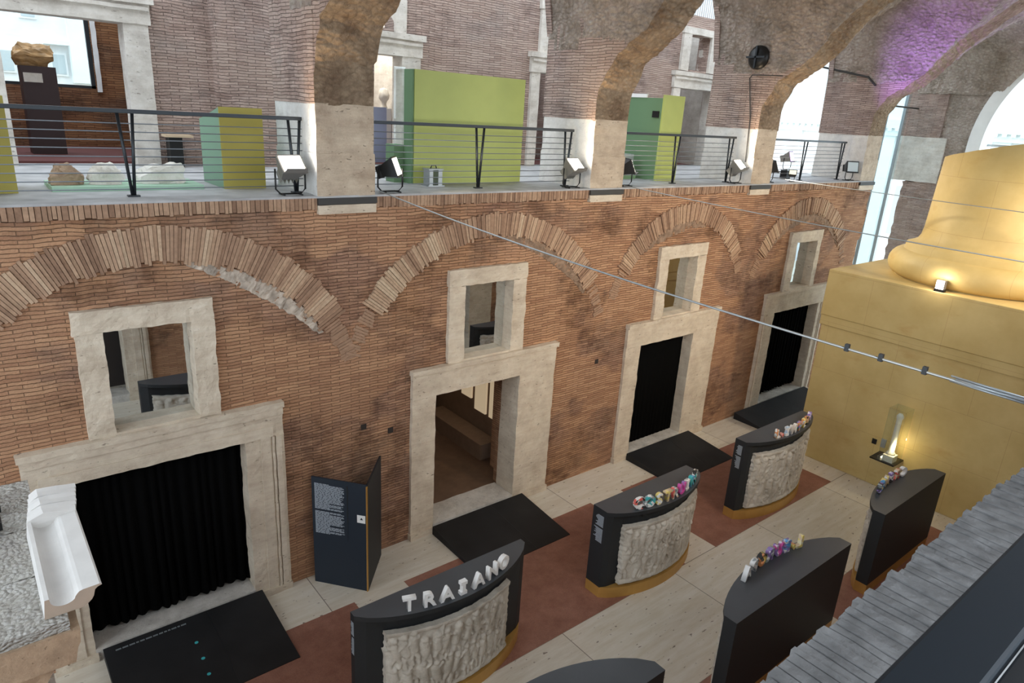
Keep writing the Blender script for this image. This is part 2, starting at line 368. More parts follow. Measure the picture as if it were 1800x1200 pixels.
# ---------------------------------------------------------------- lower walls with openings
DOORS = [(.13, 3.42, .60, 2.84, 3.37, 2.83), (5.71, 9.05, 6.20, 8.13, 3.39, 2.85), (11.2, 14.57, 11.69, 13.61, 3.42, 2.86), (16.68, 19.95, 17.23, 19.57, 3.46, 2.88)]
WINS = [(.91, 2.55, 1.22, 2.26), (6.43, 8.15, 6.76, 7.84), (12.0, 13.68, 12.31, 13.36), (17.42, 19.05, 17.76, 18.84)]
def wall_mesh(y0, y1, x0, x1, z0, z1, holes):
    xs = sorted({x0, x1} | {v for h in holes for v in h[:2]}); zs = sorted({z0, z1} | {v for h in holes for v in h[2:]})
    m = MB()
    for i in range(len(xs) - 1):
        cx = (xs[i] + xs[i + 1]) / 2; k = 0
        while k < len(zs) - 1:
            cz = (zs[k] + zs[k + 1]) / 2
            if any(h[0] < cx < h[1] and h[2] < cz < h[3] for h in holes): k += 1; continue
            e = k
            while e + 1 < len(zs) - 1 and not any(h[0] < cx < h[1] and h[2] < (zs[e + 1] + zs[e + 2]) / 2 < h[3] for h in holes): e += 1
            m.box(xs[i], xs[i + 1], y0, y1, zs[k], zs[e + 1]); k = e + 1
    return m
holes = []
for d, wn in zip(DOORS, WINS):
    holes += [(d[2] - .1, d[3] + .1, -.01, d[5] + .1), (wn[2] - .08, wn[3] + .08, d[4] - .08, 4.9)]
m = wall_mesh(9.54, 10.25, -6, 21.38, 0, 6.2, holes)
m.build('wall_left', M['brick'], **ST)
# ragged broken end of that wall
m = MB(); m.box(21.36, 21.62, 9.56, 10.2, 4.6, 6.2); m.box(21.3, 21.5, 9.56, 10.2, 3.7, 4.62); m.rough(maxlen=.12, amp=.05, freq=5)
m.build('trim_1', M['brick'], **ST)
wall_mesh(-.3, .56, -6, 21.38, 0, 6.2, holes).build('wall_right', M['brick'], **ST)
bx(-6, 21.38, -.75, -.6, 0, 6.2).build('wall_right.001', plain('unlit_room_shade', (.05, .04, .035), .9), **ST)  # dark colour stands in for the shade of rooms behind the openings
# two putlog holes and niches read as dark squares
def voussoirs(cx, cz, r0, r1, a0, a1, y0, y1, flip=1, step=.046):
    m = MB(); lay = m.bm.faces.layers.float.new('tint'); n = int(abs(a1 - a0) * (r0 + r1) / 2 / step); last = .5
    for i in range(n):
        a = a0 + (a1 - a0) * i / n; b = a0 + (a1 - a0) * (i + .86) / n
        last = min(1, max(0, .55 * last + .45 * random.random() + random.uniform(-.22, .22)))
        ro = r1 + random.uniform(-.035, .02); ri = r0 + random.uniform(-.02, .06) ; dy = random.uniform(0, .03)
        pts = [(cx + r * math.sin(t), y0 + dy * flip, cz + r * math.cos(t)) for r, t in ((ri, a), (ro, a), (ro, b), (ri, b))]
        k = len(m.bm.faces); m.poly_extrude(pts, (0, y1 - y0, 0)); m.bm.faces.ensure_lookup_table()
        for f in m.bm.faces[k:]: f[lay] = last
    return m
def to_attr(o, m=None): pass
class VB(MB): pass
ARCH = [(1.9, 3.05, 2.55, 3.04, -1.25, 1.03), (7.42, 2.84, 2.76, 3.2, -.95, .98), (12.93, 3.4, 2.18, 2.62, -1.02, 1.02), (18.25, 3.24, 2.3, 2.76, -1.0, 1.0)]
for q, (cx, cz, r0, r1, a0, a1) in enumerate(ARCH):
    for s0, s1 in ((a0 - .27, a0 - .01), (a1 + .01, a1 + .27)):
        if s0 < -1.4: continue
        pad = voussoirs(cx, cz, r0 + .08, r0 + .36, s0, s1, 9.515, 9.6)
        lay = pad.bm.faces.layers.float['tint']
        for f in pad.bm.faces: f[lay] = .25 + .15 * f[lay]
        pad.build('trim_13', M['voussoir'], **ST)
    m = MB(); b0, b1 = ((.15, 1.05), (.05, 1.0), (-.75, .3), (-.95, .95))[q]; n = 40
    for k in range(n):
        t0 = b0 + (b1 - b0) * k / n; t1 = b0 + (b1 - b0) * (k + 1) / n; w0 = .04 + .16 * math.sin(PI * k / n) ; w1 = .04 + .16 * math.sin(PI * (k + 1) / n)
        m.poly_extrude([(cx + (r0 + .03) * math.sin(t0), 9.52, cz + (r0 + .03) * math.cos(t0)), (cx + (r0 + .03) * math.sin(t1), 9.52, cz + (r0 + .03) * math.cos(t1)), (cx + (r0 - w1) * math.sin(t1), 9.53, cz + (r0 - w1) * math.cos(t1)), (cx + (r0 - w0) * math.sin(t0), 9.53, cz + (r0 - w0) * math.cos(t0))], (0, .06, 0))
    m.rough(cuts=3, amp=.03, freq=9, seed=q); m.build('trim_14', plain('lime_mortar', (.44, .37, .30) if q == 0 else (.27, .18, .12), .95, var=.35, scale=8, bump=1.0), **ST)
    voussoirs(cx, cz, r0, r1, a0, a1, 9.485, 9.6).build('trim_2', M['voussoir'], **ST)
    voussoirs(cx, cz, r0, r1, a0, a1, .61, .5, -1).build('trim_3', M['voussoir'], **ST)
# springing pads between the arches: slanting bricks
# soldier course under the ledge
def soldier(x0, x1, y0, y1, z0, z1):
    m = MB(); lay = m.bm.faces.layers.float.new('tint'); x = x0
    while x < x1:
        wd = random.uniform(.04, .075); t = random.uniform(.05, .62); k = len(m.bm.faces)
        m.box(x, min(x + wd - .008, x1), y0 + random.uniform(0, .02), y1, z0 + random.uniform(-.015, .01), z1); m.bm.faces.ensure_lookup_table()
        for f in m.bm.faces[k:]: f[lay] = t
        x += wd
    return m
PIERS = [(-1.4, -.5), (4.11, 5.03), (9.62, 10.53), (15.05, 15.9), (20.65, 21.55)]
for a, b in zip(PIERS[:-1], PIERS[1:]):
    soldier(a[1] + .01, b[0] - .01, 9.49, 9.6, 6.21, 6.37).build('trim_4', M['voussoir'], **ST)

# ---------------------------------------------------------------- travertine door and window frames
def frame_door(n, d, y, dr, name_glass=None):   # dr=+1: wall beyond in +Y ; y = front plane of stone
    x0, x1, o0, o1, zt, zo = d
    t = empty('door_%d' % n, ((x0 + x1) / 2, y, 0), **ST)
    yb = y + dr * .55
    def Y(a, b): return (min(a, b), max(a, b))
    big = n in (1, 5)
    m = MB(); m.box(x0, x1, *Y(y, yb), zo, zt - .02); m.box(x0 - .02, x1 + .02, *Y(y - dr * .05, yb), zt - .09, zt)
    if big: m.box(x0 + .0, x1, *Y(y - dr * .03, y), zt - .2, zt - .09); m.box(x0 + .16, x1 - .16, *Y(y - dr * .015, y), zo, zo + .17)
    m.rough(maxlen=.09, amp=.011, freq=5, seed=n).build('lintel', M['travertine'], t)
    for k, (a, b) in enumerate(((x0, o0), (o1, x1))):
        m = MB(); m.box(a, b, *Y(y + dr * .01, yb), 0.13, zo - .004); m.box(a - .02, b + .02, *Y(y - dr * .03, yb), 0, .13)
        if big or n in (4, 8): 
            s0 = a if k == 0 else b
            sg = 1 if k == 0 else -1
            for u0, u1, pr in ((0, .05, .02), (.05, .13, .05), (.15, .18, .03), (.2, .36, .012)): m.box(*sorted((s0 + sg * u0, s0 + sg * u1)), *Y(y - dr * pr, y + dr * .02), .13, zo)
        m.rough(maxlen=.09, amp=.012, freq=4, seed=n * 3 + k).build('jamb', M['travertine'], t)
    m = MB(); m.box(o0, o1, *Y(y + dr * .0, y + dr * .6), 0, .19); m.rough(maxlen=.15, amp=.012, seed=n + 40).build('threshold', M['travertine_rough'], t)
    return t
def frame_win(n, wn, zb, y, dr, glass=True):
    x0, x1, o0, o1 = wn
    t = empty('window_%d' % n, ((x0 + x1) / 2, y, zb), **ST)
    def Y(a, b): return (min(a, b), max(a, b))
    m = MB(); m.box(x0 - .02, x1 + .0, *Y(y - dr * .01, y + dr * .5), 4.8, 5.09); m.rough(maxlen=.06, amp=.014, freq=6, seed=n + 9).build('lintel', M['travertine'], t)
    for a, b in ((x0, o0), (o1, x1)):
        m = MB(); m.box(a, b, *Y(y, y + dr * .5), zb, 4.795); m.rough(maxlen=.06, amp=.015, freq=5, seed=n * 5 + a).build('jamb', M['travertine'], t)
    m = MB(); m.box(o0, o1, *Y(y + dr * .02, y + dr * .5), zb - .06, zb + .03); m.box(o0 - .08, o1 + .08, *Y(y + dr * .5, y + dr * .78), zb - .06, zb + .03); m.rough(maxlen=.15, amp=.008, seed=n + 2).build('window_sill', M['travertine'], t)
    m = MB(); m.box(o0 - .0, o1 + .0, *Y(y + dr * .26, y + dr * .272), zb + .02, 4.82); m.build('glass_pane', M['mirror_glass'], t)
for i, (d, wn) in enumerate(zip(DOORS, WINS)):
    frame_door(i + 1, d, 9.46, 1); frame_win(i + 1, wn, d[4] + .005, 9.46, 1)
    frame_door(i + 5, d, .64, -1); frame_win(i + 5, wn, d[4] + .005, .64, -1)

# ---------------------------------------------------------------- gallery slab, back wall, rooms
m = MB(); m.box(-6, 21.5, 9.5, 14.6, 6.37, 6.4); m.build('floor.001', M['paving'], **ST)
bx(-6, 21.5, 9.56, 14.6, 6.2, 6.37).build('trim_5', M['brick'], **ST)
# rooms behind the doors (dark), partition walls
m = MB(); m.box(-6, 21.4, 15.0, 15.2, 0, 6.2)
for x in (-1.2, 4.3, 9.12, 15.2, 21.1): m.box(x, x + .35, 10.25, 15.0, 0, 6.2)
m.build('wall_back_rooms', M['brick'], **ST)
bx(4.7, 9.0, 9.9, 15.0, 0, .12).build('floor.002', M['brown_floor'], **ST)

# back wall of the upper gallery with four doorways
GD = [(-.17 + .3, 3.15, .95, 2.72, 8.76, 9.2), (5.6, 8.62, 6.1, 8.12, 8.72, 9.17), (11.78, 14.4, 12.1, 13.9, 8.70, 9.17), (17.36, 20.0, 17.72, 19.45, 8.70, 9.17)]
GW = [(6.2, 8.25, 6.5, 7.95, 9.17, 10.3), (12.0, 14.1, 12.3, 13.8, 9.17, 10.3), (17.56, 19.3, 17.95, 18.95, 9.2, 10.36)]
holes = [(g[2] - .05, g[3] + .05, 6.39, g[4] + .05) for g in GD] + [(g[2], g[3], 9.25, 10.22) for g in GW]
wall_mesh(14.14, 14.55, -6, 21.5, 6.38, 10.75, holes).build('wall_gallery', M['brick_pale'], **ST)
m = MB(); m.box(4.15, 5.25, 13.85, 14.16, 6.4, 10.7); m.rough(maxlen=.3, amp=.02).build('trim_6', M['brick_pale'], **ST)
# rooms behind the gallery doors
bx(-2, 4.2, 14.55, 18.4, 6.36, 6.44).build('floor.003', M['dark_red'], **ST)
m = wall_mesh(18.2, 18.5, -2, 4.2, 6.4, 10.5, [(1.1, 2.86, 7.66, 9.35)])
m.box(3.55, 3.9, 14.55, 18.2, 6.4, 10.5); m.box(-2, -1.7, 14.55, 18.2, 6.4, 10.5)
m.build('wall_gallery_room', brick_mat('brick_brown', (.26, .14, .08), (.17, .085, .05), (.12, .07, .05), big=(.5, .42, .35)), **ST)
m = MB()
for z in (7.66, 9.29): m.box(1.1, 2.86, 18.22, 18.3, z, z + .06)
for x in (1.1, 2.78): m.box(x, x + .08, 18.22, 18.3, 7.66, 9.35)
t = empty('window_9', (2, 18.2, 7.66), **ST); m.build('window_frame', M['steel'], t)
bx(1.16, 2.8, 18.26, 18.27, 7.7, 9.3).build('glass_pane', M['clear'], t)
bx(2.88, 2.97, 18.14, 18.22, 7.6, 9.35).rough(maxlen=.08, amp=.012).build('plaster_edge', M['plaster'], t)
# recess walls behind the other gallery doors
m = MB(); m.box(5.4, 8.9, 17.2, 17.4, 6.4, 10.7); m.box(5.3, 5.5, 14.55, 17.2, 6.4, 10.7); m.box(8.7, 8.9, 14.55, 17.2, 6.4, 10.7)
m.build('wall_recess', M['travertine_pale'], **ST)
m = MB(); m.box(11.4, 14.8, 17.2, 17.4, 6.4, 10.7); m.box(11.4, 11.6, 14.55, 17.2, 6.4, 10.7); m.box(14.6, 14.8, 14.55, 17.2, 6.4, 10.7)
m.box(17.3, 20.5, 16.4, 16.6, 6.4, 10.7); m.box(17.2, 17.4, 14.55, 16.5, 6.4, 10.7); m.box(19.8, 20.0, 14.55, 16.5, 6.4, 10.7)
m.build('wall_recess.001', M['brick_pale'], **ST)
m = MB(); m.box(19.5, 19.8, 14.55, 16.4, 6.4, 10.5); m.build('wall_recess.002', M['travertine_pale'], **ST)
bx(5.3, 21, 14.5, 17.3, 6.36, 6.4).build('floor.004', M['dark_red'], **ST)
for n, (x0, x1, o0, o1, zo, zt) in enumerate(GD):
    t = empty('door_%d' % (n + 9), ((x0 + x1) / 2, 14.1, 6.4), **ST)
    m = MB(); m.box(x0, x1, 14.04, 14.5, zo, zt - .12); m.box(x0 - .06, x1 + .06, 13.98, 14.5, zt - .12, zt); m.box(x0 + .02, x1 - .02, 14.0, 14.1, zt - .22, zt - .16)
    m.rough(maxlen=.2, amp=.01, seed=n).build('lintel', M['travertine_pale'], t)
    for a, b in ((x0 + .04, o0), (o1, x1 - .04)):
        m = MB(); m.box(a, b, 14.06, 14.5, 6.4, zo); m.rough(maxlen=.2, amp=.01, seed=n + a).build('jamb', M['travertine_pale'], t)
for n, (x0, x1, o0, o1, z0, z1) in enumerate(GW):
    t = empty('window_%d' % (n + 10), ((x0 + x1) / 2, 14.1, z0), **ST)
    bx(x0, x1, 14.04, 14.5, z1 - .14, z1 + .05).rough(maxlen=.2, amp=.012, seed=n).build('lintel', M['travertine_pale'], t)
    for a, b in ((x0 + .03, o0), (o1, x1 - .03)): bx(a, b, 14.05, 14.5, z0, z1 - .14).rough(maxlen=.2, amp=.012, seed=n + a).build('jamb', M['travertine_pale'], t)
m = MB()   # white corrugated cladding above the gallery wall
x = 14.5
while x < 21.5: m.box(x, x + .05, 14.3, 14.42, 10.75, 13.4); x += .1
m.box(14.5, 21.5, 14.4, 14.5, 10.7, 13.4); m.build('trim_7', M['plaster'], **ST)

# ---------------------------------------------------------------- piers
for i, (x0, x1) in enumerate(PIERS):
    m = MB(); m.box(x0, x1, 9.5, 11.0, 6.4, 7.0); m.box(x0 + .01, x1 - .01, 9.52, 10.99, 7.0, 7.67)
    m.rough(maxlen=.16, amp=.014, seed=i); m.bm.normal_update(); m.bm.faces.ensure_lookup_table()
    for f in m.bm.faces: f.material_index = 1 if abs(f.normal.x) > .7 else 0  # side faces paler: cool gallery skylight painted into the stone colour
    m.build('wall_pier_stone' if i == 0 else 'wall_pier_stone.%03d' % i, [M['travertine_brown'], M['skylit_stone']], **ST)
    m = MB(); m.box(x0, x1, 9.47, 9.7, 6.14, 6.27); m.rough(maxlen=.15, amp=.006, seed=i + 3); m.build('trim_8', M['travertine'], **ST)
    m = MB(); m.box(x0 - .01, x1 + .01, 9.45, 9.7, 6.28, 6.37); m.build('trim_9', M['iron'], **ST)

# ---------------------------------------------------------------- groin vault: one surface from pier to pier
MAIN = [(9.53, 7.66), (9.50, 8.20), (9.38, 8.42), (9.22, 8.72), (8.84, 8.95), (8.43, 9.27), (8.11, 9.70), (7.82, 10.02), (7.3, 10.45), (6.6, 11.0), (5.9, 11.35), (5.05, 11.45)]
def zmain(y):
    if y > 5.05: yy = y
    else: yy = 10.1 - y
    if yy >= MAIN[0][0]: return 7.66
    for (ya, za), (yb, zb) in zip(MAIN[:-1], MAIN[1:]):
        if yb <= yy <= ya: return za + (zb - za) * (ya - yy) / (ya - yb)
    return 11.45
def zcross(x, y):
    for a, b in zip(PIERS[:-1], PIERS[1:]):
        if a[1] < x < b[0]:
            c = (a[1] + b[0]) / 2; h = (b[0] - a[1]) / 2; u = (x - c) / h
            return 9.15 + 2.45 * math.sqrt(max(0, 1 - u * u))
    if x > 21.55:
        u = min(1, (26.9 - x) / 5.35); return 9.15 + 2.45 * math.sqrt(max(0, 1 - (2 * u - 1) ** 2))
    return 0
xs = []
for a, b in zip(PIERS, PIERS[1:] + [(26.95, 27.3)]):
    xs += [a[0], a[0] + .3, a[0] + .6, a[1]]
    n = 40; c0, c1 = a[1] + .004, b[0] - .004
    for k in range(n + 1):
        u = -math.cos(PI * k / n); xs.append((c0 + c1) / 2 + u * (c1 - c0) / 2)
ys = [11.02 - k * 3.6 / 62 for k in range(62)] + [7.42 - k * 8.32 / 60 for k in range(61)]; ys += [9.53, 9.5]; ys = sorted(set(round(v, 4) for v in ys))
m = MB(); g = []
for x in xs:
    row = []
    for y in ys:
        zm = zmain(y); z = max(zm, zcross(x, y)); row.append((x, y, z))
    g.append(row)
pierx = lambda x: any(a - 1e-6 <= x <= b + 1e-6 for a, b in PIERS)
V = []
for i, row in enumerate(g):
    vr = []
    for p in row:
        q = Vector(p); am = .0 if (p[1] > 9.6 and pierx(p[0])) else 1
        ph = q * 1.1
        q += am * (.018 * noise.noise_vector(q * 1.9) + .03 * noise.noise_vector(q * 5) + .028 * noise.noise_vector(q * 13))
        vr.append(m.bm.verts.new(q))
    V.append(vr)
for i in range(len(xs) - 1):
    for j in range(len(ys) - 1):
        a, b, c, d = V[i][j], V[i + 1][j], V[i + 1][j + 1], V[i][j + 1]
        steep = max(abs(a.co.z - b.co.z), abs(c.co.z - d.co.z)) > .25 and xs[i + 1] - xs[i] < .02
        if steep:   # the tall pier sides: several quads so the roughness reads
            n = 8
            L_ = [m.bm.verts.new(a.co.lerp(b.co, k / n)) if 0 < k < n else (a if k == 0 else b) for k in range(n + 1)]
            R2 = [m.bm.verts.new(d.co.lerp(c.co, k / n)) if 0 < k < n else (d if k == 0 else c) for k in range(n + 1)]
            for k in range(n):
                f = m.bm.faces.new((L_[k], L_[k + 1], R2[k + 1], R2[k]))
                zc = f.calc_center_median().z; f.material_index = 1 if zc < 9.05 + .25 * noise.noise(f.calc_center_median() * 1.5) else 0
        else:
            f = m.bm.faces.new((a, b, c, d)); mid = (ys[j] + ys[j + 1]) / 2
            xm = (xs[i] + xs[i + 1]) / 2
            f.material_index = 2 if pierx(xm) else 0
            if pierx(xm) and mid > 9.6: f.material_index = 1
        f.smooth = False
bmesh.ops.remove_doubles(m.bm, verts=m.bm.verts[:], dist=.0005)
m.build('ceiling', [M['rubble'], M['brick_pale'], M['tuff']], **ST)
bx(-6, 27.3, -.95, 11.05, 12.0, 12.3).build('ceiling.001', M['rubble'], **ST)
for i, (x0, x1) in enumerate(PIERS):   # pier cores above the white blocks
    m = MB(); m.box(x0 + .012, x1 - .012, 9.66, 11.0, 7.66, 12.0); m.rough(maxlen=.25, amp=.02, seed=i)
    m.build('wall_pier_core.%03d' % (i + 1), M['brick_pale'], **ST)
m = MB()   # back edge above gallery arches
for a, b in zip(PIERS[:-1], PIERS[1:]):
    c = (a[1] + b[0]) / 2; h = (b[0] - a[1]) / 2
    n = 24
    for k in range(n):
        u0 = -1 + 2 * k / n; u1 = -1 + 2 * (k + 1) / n
        z0 = 9.15 + 2.45 * math.sqrt(1 - u0 * u0); z1 = 9.15 + 2.45 * math.sqrt(max(0, 1 - u1 * u1))
        m.poly_extrude([(c + u0 * h, 10.9, z0), (c + u1 * h, 10.9, z1), (c + u1 * h, 10.9, 12.1), (c + u0 * h, 10.9, 12.1)], (0, .15, 0))
m.build('wall_gallery_arches', M['brick_pale'], **ST)

# ---------------------------------------------------------------- end wall with great arched window, end pier, glass
m = MB(); n = 48; RR = 4.04; zc = 7.5; yc = 5.05; prev = None
pts = [(yc + RR, 0.0), (yc + RR, zc)] + [(yc + RR * math.cos(PI * k / n), zc + RR * math.sin(PI * k / n)) for k in range(1, n)] + [(yc - RR, zc), (yc - RR, 0)]
for (ya, za), (yb, zb) in zip(pts[1:-1], pts[2:]):
    if ya - yb > 1e-4: m.poly_extrude([(27, ya, za), (27, yb, zb), (27, yb, 12.1), (27, ya, 12.1)], (.7, 0, 0))
m.box(27, 27.7, yc + RR, 11.3, 6.2, 12.1); m.box(27, 27.7, -.9, yc - RR, 0, 12.1)
m.rough(maxlen=.35, amp=.03); m.build('wall_end', M['rubble'], **ST)
m = MB(); m.box(26.93, 27.6, 9.75, 11.32, 6.2, 7.72); m.rough(maxlen=.2, amp=.02); m.build('wall_end_pier', M['travertine_pale'], **ST)
m = MB(); m.box(26.95, 27.6, 10.0, 11.32, 7.72, 9.6); m.rough(maxlen=.2, amp=.03); m.build('wall_end_pier.001', M['brick_pale'], **ST)
m = MB(); m.box(27.0, 27.6, 9.5, 10.9, 0, 6.2); m.rough(maxlen=.16, amp=.07, freq=4); m.build('wall_end_brick', M['brick_pale'], **ST)
m = MB()
for (ya, za), (yb, zb) in zip(pts[:-1], pts[1:]):
    a = Vector((0, ya - yc, za - zc if za > zc else 0)); b = Vector((0, yb - yc, zb - zc if zb > zc else 0))
    m.poly_extrude([(26.9, ya, za), (26.9, yb, zb), (26.9, yc + (yb - yc) * .9, zc + (zb - zc) * .9 if zb > zc else zb), (26.9, yc + (ya - yc) * .9, zc + (za - zc) * .9 if za > zc else za)], (1.0, 0, 0))
m.build('trim_10', M['plaster'], **ST)
t = empty('window_13', (27.4, 5.05, 4), **ST)
bx(27.55, 27.57, 1.2, 8.9, 0, 11.2).build('glass_pane', M['clear'], t)
bx(27.5, 27.6, 1.1, 9.0, 7.55, 7.62).build('transom', M['steel_light'], t)
t = empty('window_14', (24, 11.2, 4), **ST)
m = MB()
for x in (21.7, 22.9, 24.1, 25.3, 26.6): m.box(x, x + .03, 11.15, 11.25, 0, 9.2)
m.build('mullion', M['steel_light'], t); bx(21.6, 26.9, 11.19, 11.2, 0, 9.3).build('glass_pane', M['bluish'], t)

# ---------------------------------------------------------------- city outside
t = empty('building', (42.5, 10, 0), 'pale palazzo across the street seen through the end arches', 'building')
bx(42, 44, -14, 34, -2, 26).build('facade', M['plaster'], t)
m = MB(); m.box(41.6, 42, -14, 34, 8.1, 8.55); m.box(41.75, 42, -14, 34, 7.7, 8.1)
for k in range(120): m.box(41.6, 41.75, -14 + k * .4, -13.8 + k * .4, 7.95, 8.1)
m.build('cornice', M['teal_stucco'], t)
m = MB()
for k in range(17): m.box(41.85, 42, -13 + k * 2.8, -12.3 + k * 2.8, -2, 7.7)
m.build('pilasters', M['teal_stucco'], t)
for k in range(16):
    y = -12 + k * 2.8
    for z0, z1 in ((9.3, 11.6), (2.2, 5.2)):
        f = bx(41.88, 42, y, y + 1.3, z0, z1).build('window', M['plaster'], t); bx(41.86, 41.9, y + .15, y + 1.15, z0 + .15, z1 - .15).build('pane', M['far_glass'], f)
t = empty('building', (3, 30, 0), 'pale apartment building outside the gallery room window', 'building')
bx(-6, 12, 30, 32, -2, 22).build('facade', M['plaster'], t)
bx(2.75, 4.1, 29.6, 30, 9.0, 9.13).build('awning_beam', M['teal_stucco'], t)
bx(4.0, 4.8, 29.5, 30, 7.8, 10.4).build('bay', M['teal_stucco'], t)
for x, z in ((2.7, 9.75), (3.4, 8.0), (4.15, 8.1), (1.9, 8.0)):
    f = bx(x, x + .5, 29.9, 30, z, z + .75).build('window', M['plaster'], t); bx(x + .06, x + .44, 29.88, 29.92, z + .06, z + .69).build('pane', M['far_glass'], f)
bx(-60, 90, -60, 90, -2.1, -2.0).build('ground', M['paving'], **ST)

# ---------------------------------------------------------------- curtains in doors 1, 3, 4
def curtain(x0, x1, z0, z1, label, fold=.035):
    m = MB(); n = int((x1 - x0) / .02); prev = None
    for k in range(n + 1):
        x = x0 + (x1 - x0) * k / n; y = 9.76 + fold * math.sin(k * .9 + 1.3 * math.sin(k * .21)); zb = z0 + (.05 * abs(math.sin(k * .11)) if fold > .01 else 0)
        a = m.bm.verts.new((x, y, zb)); b = m.bm.verts.new((x, y, z1))
        if prev: f = m.bm.faces.new((prev[0], a, b, prev[1])); f.smooth = True
        prev = (a, b)
    o = m.build('curtain', M['curtain']); s = o.modifiers.new('solid', 'SOLIDIFY'); s.thickness = .012
    return tag(o, label, 'curtain')
curtain(.5, 2.95, .24, 2.95, 'black pleated curtain hanging in the large doorway at left')
curtain(11.6, 13.7, .2, 2.95, 'flat black curtain filling the middle doorway past the open one', .006)
curtain(17.1, 19.68, .24, 2.98, 'black pleated curtain in the farthest doorway beside the gold pedestal')

# ---------------------------------------------------------------- entrance ramps
def ramp_thing(x0, x1, y0, y1, h, label, dots=False):
    t = empty('ramp', ((x0 + x1) / 2, y0, 0), label, 'ramp')
    m = MB(); pts = [(x0, y0, .012), (x1, y0, .012), (x1, y1, h), (x0, y1, h)]
    a = [m.bm.verts.new(p) for p in pts]; b = [m.bm.verts.new((p[0], p[1], 0)) for p in pts]
    m.bm.faces.new(a); m.bm.faces.new(b[::-1])
    for i in range(4): m.bm.faces.new((a[i], a[(i + 1) % 4], b[(i + 1) % 4], b[i]))
    m.build('deck', M['ramp'], t)
    sl = (h - .012) / (y1 - y0); z = lambda y: .012 + sl * (y - y0)
    m = MB(); xm = x0 + (x1 - x0) * .62
    m.poly_extrude([(xm, y0 + .02, z(y0 + .02) + .001), (xm + .006, y0 + .02, z(y0 + .02) + .001), (xm + .006, y1 - .02, z(y1 - .02) + .001), (xm, y1 - .02, z(y1 - .02) + .001)], (0, 0, .001)); m.build('seam', M['steel'], t)
    if dots:
        for k, (px, py) in enumerate(((1.78, 8.89), (1.78, 8.57), (1.77, 8.27), (1.76, 8.0))):
            m = MB(); m.prism([(px + .026 * math.cos(a * PI / 8), py + .026 * math.sin(a * PI / 8)) for a in range(16)], z(py) + .001, z(py) + .004); m.build('dot', M['teal'], t)
        m = MB(); x = .82
        while x < 1.75:
            wl = random.uniform(.03, .08); m.poly_extrude([(x, 9.30, z(9.3) + .001), (x + wl, 9.30, z(9.3) + .001), (x + wl, 9.325, z(9.325) + .001), (x, 9.325, z(9.325) + .001)], (0, 0, .002)); x += wl + .015
        m.build('lettering', M['navy'] if False else M['steel_light'], t)
    return t
ramp_thing(.68, 2.93, 7.9, 9.42, .19, 'wide black ramp with a line of teal dots at the left doorway', True)
ramp_thing(6.16, 8.36, 7.93, 9.42, .17, 'black ramp leading up to the open lit doorway')
ramp_thing(11.6, 13.95, 8.03, 9.42, .17, 'black ramp before the flat black curtain doorway')
ramp_thing(16.0, 19.7, 8.2, 9.42, .19, 'black ramp at the farthest doorway behind the relief panels')

# ---------------------------------------------------------------- inside the open doorway
t = empty('exhibition_wall', (10.2, 14, .12), 'lit picture panels on the side wall inside the open doorway', 'display')
bx(9.03, 9.1, 10.9, 14.9, .12, 5.5).build('wall_board', M['concrete'], t)
for k, (y0, y1) in enumerate(((11.2, 11.48), (11.62, 12.05), (12.2, 12.6))):
    bx(8.98, 9.03, y0, y1, (.95, .95, 1.15)[k], 2.6).build('picture', M['picture'], t)
tag(bx(8.5, 8.98, 11.1, 13.4, .12, .5).build('bench', M['concrete']), 'low brown bench in the room behind the open doorway', 'bench')
tag(bx(6.3, 8.6, 13.6, 14.2, .12, 1.9).build('display_box', M['black']), 'dark display box deep in the room behind the open doorway', 'display box')
tag(bx(8.56, 9.1, 10.27, 10.8, .12, 5.6).build('wall_reveal', M['brick']), kind='structure')
light('room_lamp', 'AREA', (7.4, 13.0, 4.6), (7.6, 12.8, 0), 14, WARM, 1.2)

light('gallery_room_lamp', 'AREA', (7.8, 15.6, 9.6), (7.9, 16.6, 8), 60, (1, .9, .75), .8)

